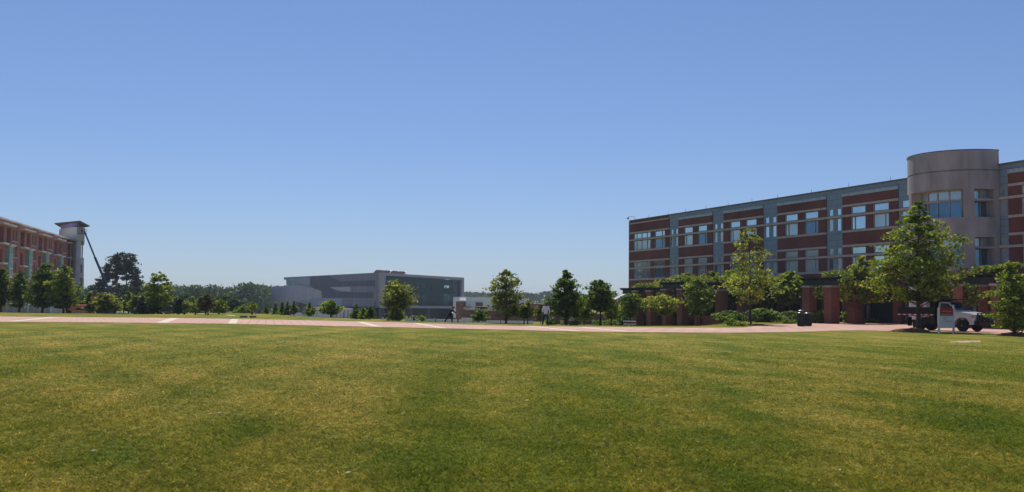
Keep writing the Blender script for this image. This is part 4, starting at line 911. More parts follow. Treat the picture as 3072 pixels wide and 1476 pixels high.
wi('lower_zone',[(510,722),(1876,722),(1872,830),(500,815)],mat('interior_navy',(0.025,0.035,0.070),0.7,var=0.3,scale=0.15),-2.7)
for pts in ([(990,420),(1028,422),(1026,470),(990,470)],[(1190,428),(1225,430),(1224,478),(1190,476)],[(1290,430),(1330,432),(1328,480),(1290,480)],[(1280,625),(1325,627),(1325,680),(1280,680)],[(1668,645),(1735,650),(1738,808),(1672,806)],[(1700,470),(1712,470),(1712,520),(1700,520)]):
    wi('interior_wall_panel',pts,mat('interior_pale_panel',(0.26,0.27,0.25),0.7,var=0.15,scale=0.5),-1.6,0.2)
# mullions
mb=MB(); n=5
for k in range(1,n):
    f=k/n; a=(I[0][0]+(I[1][0]-I[0][0])*f,I[0][1]+(I[1][1]-I[0][1])*f); b_=(I[3][0]+(I[2][0]-I[3][0])*f,I[3][1]+(I[2][1]-I[3][1])*f)
    mb.box8([QB.p(a[0]-.03,b_[1],-.09),QB.p(a[0]+.03,b_[1],-.09),QB.p(a[0]+.03,b_[1],-.03),QB.p(a[0]-.03,b_[1],-.03),QB.p(a[0]-.03,a[1],-.09),QB.p(a[0]+.03,a[1],-.09),QB.p(a[0]+.03,a[1],-.03),QB.p(a[0]-.03,a[1],-.03)])
build('mullions',mb,aluD,cgo)
# ground floor
zc=QB.hit(*zb_(500,848))[1]
mb=MB(); QB.slab(mb,-1,QB.L-.5,-7,zc-.02,-6,-5.5); build('ground_floor_glass',mb,mat('ground_floor_glass',(0.022,0.030,0.048),0.35,0.0,var=0.35,scale=0.12,spec=0.25),lib)
mb=MB(); QA.slab(mb,u0+4,QA.L-1,-7,QA.hit(*za(2208,880))[1]-.05,-8,-7.5); build('ground_floor_glass',mb,MATS['ground_floor_glass'],lib)
for zx in (490,1003,1312): u,z=QB.hit(*zb_(zx,900),-2.5); mb=MB(); mb.tube(QB.p(u,-7,-2.5),QB.p(u,zc-.02,-2.5),0.85,n=14); build('column',mb,mat('round_grey_column',(0.20,0.19,0.20),0.7),lib)
for zx,za0,zb0 in ((543,880,930),(909,890,945),(933,960,1010)): 
    u,z0=QB.hit(*zb_(zx,zb0),-4); _,z1=QB.hit(*zb_(zx,za0),-4); mb=MB(); QB.slab(mb,u-.35,u+.35,z0,z1,-4.2,-4.0); build('white_wall_strip',mb,whites,lib)
mb=MB(); a=QB.hit(*zb_(1842,865),-1)[0]; b_=QB.hit(*zb_(1898,865),-1)[0]; QB.slab(mb,a,b_,-6.9,zc-.05,-5.4,-1.0); build('glazed_corner_box',mb,mat('olive_tinted_glass',(0.055,0.065,0.055),0.2,0.2,spec=0.7),lib)
# portico
port=thing('entrance_portico','pale lavender portico of slim pillars at the library foot','portico',PX(1020,336,-5.5)); lav=mat('pale_lavender_render',(0.74,0.64,0.69),0.8,var=0.05)
D=4.0
def pq(x,y): return QA.hit(*za(x,y),D)
for (xa,xb,yt,yb,cols) in ((985,1400,870,905,(1008,1045,1092,1142,1205,1300,1385)),(1448,1682,893,922,(1462,1520,1597,1668))):
    mb=MB(); QA.poly(mb,[pq(xa,yt),pq(xb,yt+(8 if xa<1000 else 10)),pq(xb,yb+8),pq(xa,yb)],D-5,D); build('lintel',mb,lav,port)
    for c in cols: u,z=pq(c,yb+4); mb=MB(); QA.slab(mb,u-1.0,u+1.0,-7,z,D-1.0,D-.02); build('pillar',mb,lav,port)
# solar panels on the roof
sol=mat('solar_panel',(0.06,0.045,0.055),1.0,0.0,var=0.15,scale=2,spec=0.0)
for lab,pts in (('left of the two tilted solar arrays on library roof',[(358,224),(402,172),(650,188),(620,234)]),('right of the two tilted solar arrays on library roof',[(650,236),(682,188),(915,205),(886,248)])):
    Q=[P(*zb_(*pts[0]),336),P(*zb_(*pts[1]),341),P(*zb_(*pts[2]),346),P(*zb_(*pts[3]),341)]
    th=thing('solar_array',lab,'solar panel',Q[0],'solar arrays on the library roof'); mb=MB(); mb.prism(Q,(0.1,0.35,-0.2)); build('panel',mb,sol,th)
    mb=MB()
    for q in (Q[1],Q[2],(Q[1]+Q[2])/2): mb.tube(q,Vector((q.x,q.y+.6,11)),.12)
    build('support',mb,galv,th)

# ================================================================= WHITE AND RED BUILDINGS right of the library
def zf(x,y): return (1360+x/5.63,780+y/5.63)
W1=Plane(PX(1380,258,0),PX(1640,264,0)); W0=Plane(PX(1370,200,0),PX(1620,204,0))
hb=brickmat('plain_red_brick',W1.U,(0.32,0.115,0.085),(0.27,0.095,0.07),(0.25,0.15,0.12))
wht=mat('white_stucco',(0.88,0.86,0.90),0.8,var=0.05,scale=0.3)
wbld=thing('white_walled_building','long low building of white stucco blocks and red brick beside the library','building',PX(1500,262,-6))
def w1(pts,m,d0,d1,nm,par=None): mb=MB(); W1.poly(mb,[W1.hit(*zf(x,y)) for x,y in pts],d0,d1); return build(nm,mb,m,par or wbld)
w1([(225,622),(700,634),(700,1000),(225,1000)],wht,-18,0,'white_block')
w1([(1080,642),(1330,650),(1330,1000),(1080,1000)],wht,-18,-3,'white_block')
w1([(378,714),(488,714),(488,1000),(378,1000)],hb,0.01,0.4,'brick_panel')
w1([(172,700),(222,704),(222,1000),(172,1000)],hb,-10,-1,'brick_panel'); w1([(165,682),(215,688),(215,700),(165,698)],wht,-9,-.9,'white_parapet')
w1([(702,700),(1078,720),(1078,1000),(702,1000)],hb,-12,-0.5,'brick_panel'); w1([(1060,738),(1640,742),(1640,1095),(1060,1095)],hb,-12,0.6,'brick_panel')
for pts in ([(234,710),(320,712),(320,758),(234,757)],[(505,720),(592,722),(592,768),(505,766)]):
    w=w1(pts,MATS['shaded_interior'],0.01,0.06,'window'); 
    (ua,z1_),(ub,_),_,(_,z0_)=[W1.hit(*zf(x,y)) for x,y in pts]; mb=MB()
    for f in (0,.34,.67,1): W1.slab(mb,ua,ub,z0_+(z1_-z0_)*f-.12,z0_+(z1_-z0_)*f+.12,0.07,0.2)
    for f in (0,.25,.5,.75,1): W1.slab(mb,ua+(ub-ua)*f-.1,ua+(ub-ua)*f+.1,z0_-.12,z1_+.12,0.205,0.25)
    build('frame',mb,wht,w)
for pts in ([(390,805),(478,808),(478,842),(390,840)],[(702,818),(790,820),(790,862),(702,858)],[(175,795),(200,795),(200,830),(175,830)]):
    w=w1(pts,mat('teal_window_glass',(0.14,0.26,0.28),0.1,0.3),0.41,0.47,'window'); (ua,z1_),(ub,_),_,(_,z0_)=[W1.hit(*zf(x,y)) for x,y in pts]; mb=MB()
    for f in (0,.5,1): W1.slab(mb,ua+(ub-ua)*f-.12,ua+(ub-ua)*f+.12,z0_,z1_,.475,.55)
    build('frame',mb,wht,w)
for a in (1382,1430): w1([(a,730),(a+45,730),(a+45,742),(a,742)],wht,-5,0.4,'roof_vent')
w1([(1350,822),(1480,824),(1480,834),(1350,832)],MATS['stone_cap'],0.61,0.8,'stone_band')
for a in (1405,1560): w=w1([(a,935),(a+60,936),(a+60,1010),(a,1010)],MATS['teal_window_glass'],0.61,0.7,'window'); 
w=w1([(180,788),(290,790),(290,797),(180,796)],MATS['black_painted_steel'],0.1,2.5,'flat_canopy')
def w0(pts,m,d0,d1,nm,lab,cat,grp=None): mb=MB(); W0.poly(mb,[W0.hit(*zf(x,y)) for x,y in pts],d0,d1); o=build(nm,mb,m,None,loc=W0.p(*W0.hit(*zf(*pts[-1])))); return tagit(o,lab,cat,grp)
w0([(128,838),(570,852),(1050,860),(1050,1080),(128,1080)],hb,-0.5,0,'brick_wall','long plain red brick wall below the white stucco building','wall')
conc=mat('white_concrete',(0.78,0.76,0.80),0.8,var=0.05)
def lowwall(lab,x0,x1,y,Y0,Y1):
    pl=Plane(PX(x0,Y0,0),PX(x1,Y1,0)); z=P((x0+x1)/2,y,(Y0+Y1)/2).z; mb=MB(); pl.slab(mb,0,pl.L,-3,z,-0.3,0); pl.slab(mb,0,pl.L,z+.002,z+.05,-.35,.05)
    tagit(build('retaining_wall',mb,conc,None,loc=pl.p(0,-3)),lab,'wall','white retaining walls beyond the lawn')
lowwall('low white retaining wall in front of library ground floor',1215,1383,958.8,125,122)
lowwall('taller white retaining wall under the dark bushy conifer',1384,1453,955.5,118,118)
lowwall('low white retaining wall behind the airy maple',1455,1600,964.3,112,112)
lowwall('angular white wall by the red sign left of portico',850,905,939.5,215,222)
lowwall('long pale wall between the red sign and portico',906,990,944.5,222,226)
# brick hall behind the dark trees
def zg(x,y): return (1640+x/5.63,780+y/5.63)
G1=Plane(PX(1640,150,0),PX(1900,146,0)); g1b=brickmat('hall_brick',G1.U,(0.30,0.115,0.095),(0.25,0.095,0.08),(0.24,0.15,0.13))
hall=thing('brick_hall','low red brick hall with grey roofs glimpsed behind the dark trees','building',PX(1780,148,-2.5))
def g1(pts,m,d0,d1,nm): mb=MB(); G1.poly(mb,[G1.hit(*zg(x,y)) for x,y in pts],d0,d1); return build(nm,mb,m,hall)
g1([(60,905),(1500,905),(1500,1120),(60,1120)],g1b,-8,0,'brick_wall')
g1([(740,905),(1300,905),(1300,918),(740,918)],MATS['weathered_limestone'],0.01,0.3,'stone_band')
for a,b_ in ((240,285),(110,130),(885,960),(980,1040),(765,820),(560,640)): 
    g1([(a,1010 if a>500 else 940),(b_,1010 if a>500 else 940),(b_,1075),(a,1075)],MATS['deep_blue_glass'] if a!=765 else whites,0.01,0.1,'window')
g1([(392,900),(476,900),(476,1110),(392,1110)],MATS['stone_cap'],0.02,0.6,'pale_pier')
rfm=mat('grey_metal_roof',(0.42,0.40,0.42),0.5,var=0.06)
mb=MB(); a=P(*zg(1100,700),175); b_=P(*zg(1285,600),175); c=P(*zg(1400,560),175); mb.prism([a,b_,c,Vector((c.x,c.y,a.z-.5)),Vector((a.x,a.y,a.z-.5))],(0,8,0)); build('grey_roof',mb,rfm,hall)
mb=MB(); mb.prism([P(*zg(1100,706),174),P(*zg(1600,706),174),P(*zg(1600,1000),174),P(*zg(1100,1000),174)],(0,8,0)); build('rear_wall',mb,g1b,hall)
mb=MB(); mb.prism([P(*zg(575,640),172),P(*zg(640,618),172),P(*zg(690,640),172),P(*zg(690,760),172),P(*zg(575,760),172)],(0,5,0)); build('grey_dome_roof',mb,rfm,hall)
# ================================================================= TRUCK
rw=G(2752,991.3); fw=G(2886,995.5); hd=(fw-rw); WB=hd.length; hd.normalize(); sd_=Vector((-hd.y,hd.x,0))   # sd_ points to the far side
if sd_.y<0: sd_=-sd_
rw.z=0.012
tk=thing('dump_truck','white cab flatbed dump truck with black bed parked on the brick plaza','truck',rw)
def tl(x,y,z): return rw+hd*x+sd_*y+Vector((0,0,z))
def tprism(mb,prof,y0,y1): return mb.prism([tl(x,y0,z) for x,z in prof],sd_*(y1-y0))
def tbox(mb,x0,x1,y0,y1,z0,z1): return mb.box8([tl(x0,y0,z0),tl(x1,y0,z0),tl(x1,y1,z0),tl(x0,y1,z0),tl(x0,y0,z1),tl(x1,y0,z1),tl(x1,y1,z1),tl(x0,y1,z1)])
wp_=mat('white_truck_paint',(0.50,0.53,0.58),0.22,0.0,var=0.03,spec=0.7); bk_=mat('truck_black',(0.009,0.009,0.010),0.7,var=0.2); chrome=mat('chrome',(0.6,0.6,0.62),0.2,0.9,var=0.05)
tg=mat('truck_glass',(0.03,0.05,0.08),0.05,0.3,spec=0.9); am=mat('amber_lens',(0.7,0.2,0.03),0.3); redm=mat('red_lens',(0.5,0.02,0.02),0.3)
fx=WB; Wd=2.05; R=0.40
arch=[(fx+0.54*math.cos(a),0.42+0.54*math.sin(a)) for a in [R_(k) for k in range(180,-1,-15)]]
prof=[(1.50,0.50),(fx-0.54,0.46)]+arch[1:-1]+[(fx+0.54,0.46),(fx+0.86,0.50),(fx+0.92,0.80),(fx+0.90,1.16),(fx+0.62,1.25),(fx-0.42,1.40),(fx-0.55,1.36),(1.50,1.33)]
mb=MB(); tprism(mb,prof,0.0,Wd); build('cab_body',mb,wp_,tk,bevel=0.04)
up=[(1.50,1.335),(fx-0.42,1.405),(fx-0.98,1.98),(fx-1.15,2.03),(1.62,2.04),(1.52,1.98)]
mb=MB(); i=len(mb.v); 
lo=[tl(x,0.06+0.16*(z-1.33)/0.7,z) for x,z in up]; hi=[tl(x,Wd-0.06-0.16*(z-1.33)/0.7,z) for x,z in up]
n=len(up); mb.v=lo+hi; mb.f=[tuple(range(n-1,-1,-1)),tuple(range(n,2*n))]+[(k,(k+1)%n,n+(k+1)%n,n+k) for k in range(n)]
build('cab_roof',mb,wp_,tk,bevel=0.03)
def sidewin(y,e):
    mb=MB(); p=[(1.68,1.40),(fx-0.62,1.44),(fx-1.06,1.90),(1.70,1.93)]; mb.prism([tl(x,(0.06+0.16*(z-1.33)/0.7) if y==0 else Wd-(0.06+0.16*(z-1.33)/0.7),z)-sd_*(e) for x,z in p],sd_*e*0.5); build('side_window',mb,tg,tk)
sidewin(0,0.012); sidewin(1,-0.012)
a=tl(fx-0.47,0.14,1.44); b_=tl(fx-0.47,Wd-0.14,1.44); c=tl(fx-0.97,Wd-0.24,1.955); d=tl(fx-0.97,0.24,1.955); nn=(b_-a).cross(d-a).normalized(); nn=nn if nn.dot(hd)>0 else -nn
mb=MB(); mb.prism([p+nn*0.012 for p in (a,b_,c,d)],nn*0.01); build('windshield',mb,tg,tk)
mb=MB(); tbox(mb,2.44,2.46,-0.012,-0.003,0.62,1.32); tbox(mb,1.60,2.44,-0.010,-0.003,0.60,0.62); build('door_seam',mb,bk_,tk)
mb=MB(); tbox(mb,1.66,1.86,-0.04,-0.005,1.14,1.19); build('door_handle',mb,bk_,tk)
mb=MB(); tbox(mb,fx-0.62,fx-0.50,-0.34,-0.06,1.42,1.74); build('side_mirror',mb,bk_,tk,bevel=.03)
mb=MB(); tbox(mb,fx-0.62,fx-0.50,Wd+.06,Wd+.34,1.42,1.74); build('side_mirror',mb,bk_,tk,bevel=.03)
mb=MB(); tbox(mb,fx+0.905,fx+0.93,0.42,Wd-.42,0.72,1.14); build('grille',mb,bk_,tk)
for y0 in (0.06,Wd-0.36):
    mb=MB(); tbox(mb,fx+0.90,fx+0.945,y0,y0+.30,0.82,1.12); build('headlight',mb,chrome,tk)
mb=MB(); tbox(mb,fx+0.70,fx+0.88,-0.014,-0.002,0.98,1.10); build('marker_light',mb,am,tk)
mb=MB(); tbox(mb,fx+0.68,fx+0.90,-0.016,-0.002,0.80,0.94); build('headlight_side',mb,chrome,tk)
mb=MB(); tbox(mb,fx+0.88,fx+1.22,-0.05,Wd+.05,0.42,0.74); build('bumper',mb,bk_,tk,bevel=.04)
mb=MB()
for y in (0.10,0.55,1.0,1.5,Wd-.1): tbox(mb,fx+1.05,fx+1.12,y-.05,y+.05,0.5,1.25)
for z in (0.78,0.95,1.10,1.22): tbox(mb,fx+1.04,fx+1.13,0.04,Wd-.04,z,z+.06)
build('grille_guard',mb,bk_,tk)
mb=MB(); tbox(mb,-1.35,fx+0.9,0.55,0.70,0.52,0.74); tbox(mb,-1.35,fx+.9,Wd-.7,Wd-.55,0.52,0.74); tbox(mb,0.3,1.3,0.05,0.5,0.42,0.95); tbox(mb,1.5,fx-0.6,0.02,Wd,.36,.455); build('chassis',mb,bk_,tk)
mb=MB(); tbox(mb,-1.43,1.32,-0.12,Wd+.12,1.02,1.16); build('bed_floor',mb,bk_,tk)
for y in (-0.10,Wd+0.05): mb=MB(); tbox(mb,-1.42,1.30,y,y+0.05,1.162,1.64); build('side_board',mb,bk_,tk)
mb=MB(); tbox(mb,-1.43,-1.37,-0.04,Wd+.04,1.162,1.62); build('tailgate',mb,bk_,tk)
mb=MB(); tbox(mb,1.302,1.40,-0.10,Wd+.10,1.02,2.25); build('headboard',mb,bk_,tk)
mb=MB(); mb.box8([tl(1.40,-0.1,2.13),tl(2.75,-0.05,2.16),tl(2.75,Wd+.05,2.16),tl(1.40,Wd+.1,2.13),tl(1.40,-0.1,2.27),tl(2.75,-0.05,2.24),tl(2.75,Wd+.05,2.24),tl(1.40,Wd+.1,2.27)]); build('cab_protector',mb,bk_,tk)
mb=MB(); mw=MB()
for k in range(13): tbox(mb if k%2 else mw,-1.43+k*.21,-1.43+(k+1)*.21-.02,-0.135,-0.122,1.08,1.14)
build('reflective_tape',mb,redm,tk); build('white_tape',mw,whites,tk)
for x in (-1.30,1.15): mb=MB(); tbox(mb,x,x+.08,-.13,-.115,0.88,0.94); build('side_lamp',mb,redm,tk)
mb=MB(); tbox(mb,-0.75,-0.72,0.0,.5,0.30,0.95); build('mud_flap',mb,bk_,tk)
for (x,y,w,nm) in ((0,0.0,.26,'wheel'),(0,.27,.26,'wheel'),(0,Wd-.53,.26,'wheel'),(0,Wd-.26,.26,'wheel'),(fx,-0.02,.27,'wheel'),(fx,Wd-.25,.27,'wheel')):
    mb=MB(); mb.lathe(tl(x,y,R),[(.20,0),(.36,0.0),(R,.05),(R,w-.05),(.36,w),(.20,w)],28,sd_); wn_=build('wheel',mb,rub,tk,smooth=False)
    mb=MB(); yy=y+0.02 if y<1 else y+w-.08; mb.lathe(tl(x,yy,R),[(.07,-.02),(.10,.03),(.21,.02),(.22,0.045),(.05,.06)] ,22,sd_); build('rim',mb,mat('dusty_steel_rim',(0.36,0.36,0.38),0.4,0.5),wn_)
for k in range(5): mb=MB(); mb.box(tl(fx-1.06,0.5+k*.26,2.05),.08,.10,.05,sd_); build('roof_marker_light',mb,redm,tk)

# ================================================================= SIGN
s0=G(2817,1001.5); s1=PX(2861,s0.y+0.45,0); sgn=Plane(s0,s1); sz=0
sign=thing('notice_sign','white two post notice sign with red header on lawn before the truck','sign',s0)
wp2=mat('sign_white',(0.60,0.62,0.66),0.6,var=0.03); rp=mat('sign_red',(0.36,0.012,0.018),0.6,var=0.04); gp=mat('sign_grey',(0.17,0.18,0.22),0.6); inkm=mat('sign_ink',(0.10,0.10,0.13),0.8); inkw=mat('sign_header_ink',(0.55,0.42,0.42),0.8)
mb=MB(); sgn.slab(mb,-0.05,0.05,-0.05,1.62,-0.05,0.05); build('post',mb,wp2,sign); mb=MB(); sgn.slab(mb,sgn.L-.05,sgn.L+.05,-0.05,1.70,-0.05,0.05); mb.lathe(sgn.p(sgn.L,1.70,0),[(.05,0),(.075,.03),(.075,.07),(.03,.11)],10); build('post',mb,wp2,sign)
mb=MB(); sgn.slab(mb,0.052,sgn.L-.052,0.36,1.10,-.03,.03); build('message_panel',mb,wp2,sign)
mb=MB(); sgn.slab(mb,0.052,sgn.L-.052,1.102,1.22,-.03,.028); build('grey_strip',mb,gp,sign)
mb=MB(); sgn.slab(mb,0.06,sgn.L-.052,1.224,1.58,-.035,.04); hdr=build('red_header',mb,rp,sign)
def lettering(words,u0,z,h,m,par,d,nm):
    rr=random.Random(len(words)*7+int(z*100)); mb=MB(); u=u0
    for wlen in words:
        for k in range(wlen):
            w=h*0.62; hh=h*(1 if (k==0 or rr.random()<.3) else .72)
            sgn.slab(mb,u,u+w*.22,z,z+hh,d,d+.004)
            if rr.random()<.7: sgn.slab(mb,u+w*.22,u+w*.75,z+hh*rr.choice((0,.4,.8)),z+hh*rr.choice((0,.4,.8))+h*.16,d,d+.004)
            u+=w
        u+=h*.5
    build(nm,mb,m,par)
lettering((9,6),sgn.L*.17,1.37,0.085,inkw,hdr,.042,'header_lettering')
par=[o for o in sign.children if o.name.startswith('message_panel')][0]
lettering((7,8),sgn.L*.24,0.98,0.06,inkm,par,.032,'lettering'); lettering((7,),sgn.L*.28,0.89,0.06,inkm,par,.032,'lettering'); lettering((6,7,6),sgn.L*.22,0.76,0.06,inkm,par,.032,'lettering')

# mulch rings
mul=mat('red_brown_mulch',(0.20,0.085,0.05),0.95,var=0.3,scale=9,bump=0.6)
def mulch(lab,px,Y,r,h,dx=0):
    p=PT(px,Y); rng=np.random.default_rng(int(px)); nr,na=7,28; V=[]; 
    for i in range(nr+1):
        for k in range(na): a=2*math.pi*k/na; rr_=r*i/nr*(1+.15*math.sin(3*a+px)+.07*math.sin(7*a)); V.append((dx*(i/nr)+math.cos(a)*rr_,math.sin(a)*rr_*0.8,h*(1-(i/nr)**2)+rng.normal()*0.035*(i<nr)-(0.02 if i==nr else 0)))
    F2=[(i*na+k,i*na+(k+1)%na,(i+1)*na+(k+1)%na,(i+1)*na+k) for i in range(nr) for k in range(na)]
    o=npmesh('mulch_mound',np.array(V),np.array(F2),None,mul,None,(p.x,p.y,0)); tagit(o,lab,'mulch','mulch mounds round tree trunks')
mulch('large reddish mulch mound around the trunk beside the truck',2750,66,1.35,0.24,-0.5); mulch('mulch mound under the small maple at right edge',3043,58.6,1.25,0.17); mulch('flat mulch bed under the light green oak',2250,83,2.0,0.08)

# ================================================================= LITTER BINS
bin_=mat('bin_dark_green_black',(0.018,0.026,0.022),0.5,var=0.2)
def binn(lab,px,by,r,h,dome):
    p=G(px,by); p.z=.012; th=thing('litter_bin',lab,'litter bin',p,'black litter bins on the plaza')
    mb=MB(); mb.lathe(p,[(r*.88,0),(r*.9,.05),(r*.96,h*.5),(r,h*.86),(r*.97,h*.88)],24)
    body=build('bin_body',mb,bin_,th,smooth=True); mb=MB()
    for k in range(24): a=2*math.pi*k/24; q=p+Vector((math.cos(a)*r*.97,math.sin(a)*r*.97,h*.45)); mb.box(q,.02,.04,h*.75,Vector((math.cos(a),math.sin(a),0)))
    build('slats',mb,bin_,body)
    mb=MB(); mb.lathe(p+Vector((0,0,h*.885)),[(r*1.05,0),(r*1.12,.03),(r*1.12,.10),(r*1.02,.12),(r*.6,.13)],24); build('rim',mb,mat('bin_lid_gloss',(0.05,0.05,0.05),0.3,spec=.6),th)
    if dome:
        mb=MB(); mb.lathe(p+Vector((0,0,h*.885+.13)),[(r*.5,0),(r*.5,.12),(r*.88,.13),(r*.7,.17),(r*.25,.20),(.04,.23)],24); build('dome_lid',mb,mat('bin_lid_pale',(0.14,0.13,0.13),0.35,0.3),th)
binn('black slatted litter bin with raised domed lid on the plaza',2403,979.5,.30,1.12,True); binn('black slatted litter bin with open flat top beside domed bin',2424,978.8,.31,1.10,False)

# ================================================================= BICYCLES
def bike(lab,px,by,ang,col,s=1.0):
    p=G(px,by); p.z=.012; th=thing('bicycle',lab,'bicycle',p,'bicycles parked by the arcade'); X=Vector((math.cos(ang),math.sin(ang),0)); fm=mat('bike_paint_'+col[0],col[1],0.3,spec=.6)
    q=lambda x,z,y=0: p+X*x*s+Vector((-X.y,X.x,0))*y*s+Vector((0,0,z*s))
    for x in (-.52,.52):
        mb=MB(); n=24
        for k in range(n): a=2*math.pi*k/n; b_=2*math.pi*(k+1)/n; mb.tube(q(x+.33*math.cos(a),.34+.33*math.sin(a)),q(x+.33*math.cos(b_),.34+.33*math.sin(b_)),.022,n=5,cap=False)
        w=build('wheel',mb,rub,th); mb=MB()
        for k in range(8): a=math.pi*k/8; mb.tube(q(x+.32*math.cos(a),.34+.32*math.sin(a)),q(x-.32*math.cos(a),.34-.32*math.sin(a)),.005,n=4)
        build('spokes',mb,chrome,w)
    mb=MB(); 
    for a,b_ in (((-.52,.34),(-.12,.30)),((-.52,.34),(-.22,.80)),((-.12,.30),(-.26,.92)),((-.12,.30),(.34,.74)),((-.23,.80),(.33,.82)),((.34,.74),(.52,.34)),((.34,.70),(.31,.95))): mb.tube(q(*a),q(*b_),.022,n=6)
    build('frame',mb,fm,th)
    mb=MB(); mb.tube(q(.31,.95),q(.36,1.03),.018); mb.tube(q(.36,1.03,-.27),q(.36,1.03,.27),.018); build('handlebar',mb,chrome,th)
    mb=MB(); mb.box(q(-.27,.95),.26*s,.13*s,.05*s,X); build('saddle',mb,mat('pale_saddle',(0.5,0.5,0.5),0.4),th,bevel=.02)
    mb=MB(); mb.lathe(q(-.12,.30,-.05),[(.02,0),(.09,.01),(.09,.03),(.02,.04)],12,Vector((-X.y,X.x,0))); mb.tube(q(-.12,.30,-.1),q(-.05,.16,-.1),.012); build('crank',mb,chrome,th)
bike('blue bicycle with pale saddle leaning by the arcade entrance',2660,965.2,math.pi+R_(12),('blue',(0.03,0.16,0.42)))
bike('dark bicycle in the shade left of the blue bicycle',2630,963.5,math.pi+R_(20),('dark',(0.03,0.03,0.04)))

# ================================================================= SMALL THINGS
# white slatted bench
p=G(1889,977.5); th=thing('park_bench','small white slatted bench at the far grass edge by leftmost pier','bench',p); wb_=mat('bench_white',(0.75,0.72,0.72),0.6)
mb=MB()
for y in (-.12,0.02,.16): mb.box(p+Vector((0,y,.34)),.95,.11,.05)
build('seat',mb,wb_,th); mb=MB(); mb.box(p+Vector((0,-.16,.14)),.95,.05,.09); build('stretcher',mb,wb_,th)
for x in (-.4,.4): mb=MB(); mb.box(p+Vector((x,0,.16)),.06,.30,.315); build('leg',mb,mat('bench_leg',(0.1,0.1,0.1)),th)
# yellow box
p=G(1686,975.6); th=thing('utility_box','small yellow box standing on the grass under the dark oak','box',p); ym=mat('yellow_plastic',(0.55,0.50,0.05),0.5)
mb=MB(); mb.box(p+Vector((0,0,.15)),.24,.2,.30); build('body',mb,ym,th,bevel=.015); mb=MB(); mb.box(p+Vector((0,0,.315)),.27,.23,.03); build('lid',mb,ym,th)
# flying disc by the man's foot
p=G(1646,973.5); mb=MB(); mb.lathe(p+Vector((0,0,.05)),[(.10,0),(.2,.01),(.22,.03),(.20,.05),(.05,.055)],20,Vector((.25,-.35,1)))
tagit(build('flying_disc',mb,mat('pale_yellow_plastic',(0.75,0.75,0.45),0.5),None,loc=p),'pale yellow flying disc lying on grass by the man in white','disc')
# litter and leaves in the lawn
lm=mat('dry_leaf',(0.42,0.36,0.25),0.9)
lv=[('dry curled leaf on the lawn, farthest left',500,1192,.05),('dry leaf on the lawn right of the farthest left one',658,1244,.06),('pale scrap on the lawn near left centre',593,1240,.03),('dry orange leaf low on the lawn left of centre',1044,1427,.05),('pale pebble like scrap on the lawn at centre',1580,1206,.06),
 ('white scrap of paper right of lawn centre',2095,1333,.05),('dry leaf on the lawn beyond the paper scrap',2437,1260,.05),('small pale leaf at right foreground lawn',2520,1418,.04),('pale bit of straw in lower left lawn',280,1360,.04),('white fleck on lawn at far right under dry soil',2990,1225,.04)]
for i,(lab,x,y,s) in enumerate(lv):
    p=G(x,y); p.z=.045; s*=.55; p.z=.025; rr=random.Random(i); mb=MB(); a=rr.random()*3; X=Vector((math.cos(a),math.sin(a),.1)).normalized(); Yv_=Vector((-X.y,X.x,.25))
    pts=[(-1,0,0),(-.4,.45,.25),(.5,.4,.2),(1,0,.35),(.5,-.4,.15),(-.4,-.45,.2)]
    mb.prism([p+X*u*s+Yv_*v*s+Vector((0,0,w*s*.6)) for u,v,w in pts],(0,0,.004)); tagit(build('dry_leaf',mb,lm,None,loc=p),lab,'leaf','dry leaves and scraps on the lawn')
# lamp post bracket, posts, stands
p=PT(1459,128); dk=mat('dark_brown_metal',(0.05,0.028,0.028),0.6); th=thing('lamp_post','dark brown post with long horizontal arm before the brick wall','lamp',p)
tp_=P(1461,922.5,128); mb=MB(); mb.tube(p,Vector((tp_.x,tp_.y,tp_.z)),.12,.11,8); build('post',mb,dk,th)
e=P(1428,922,128); mb=MB(); mb.tube(tp_,e,.12,.10,8); build('arm',mb,dk,th); mb=MB(); mb.box(tp_+Vector((-.45,0,-.16)),.8,.25,.12); build('lamp_head',mb,dk,th)
for lab,px,Y,ty,r,m in (('thin pale pole right of the dense dark oak',1709,85,940,.03,galv),('short white marker post left of library trees',1148,98,952,.06,wb_),('short white marker post nearer the crouching player',1303,90,955,.05,wb_),('dark stake beside the white marker post',1306,89,959,.04,dk),
   ('dark stake right of the crouching player',1374,86,958,.05,dk),('dark stake below the airy maple, left of its trunk',1502,84,962,.03,dk)):
    b0_=PT(px,Y); mb=MB(); t_=P(px,ty,Y); mb.tube(b0_-Vector((0,0,.05)),Vector((b0_.x,b0_.y,t_.z)),r,r,8); mb.box(Vector((b0_.x,b0_.y,t_.z+.012)),r*2.4,r*2.4,.02)
    tagit(build('marker_post',mb,m,None,loc=b0_),lab,'post','small posts along the far lawn edge')
# red sign board near library
p=PT(872,116); th=thing('red_sign','small red sign board on a thin post below the conifer row','sign',p); c=P(872,938,116); mb=MB(); mb.tube(p,c,.03); build('post',mb,dk,th)
mb=MB(); mb.box(c,.40,.06,.42); build('board',mb,mat('dull_red_board',(0.22,0.03,0.04),0.6),th,bevel=.02); mb=MB(); mb.lathe(c+Vector((-.1,0,.23)),[(.02,0),(.07,.03),(.05,.09),(.01,.1)],10); build('white_cap',mb,wb_,th)
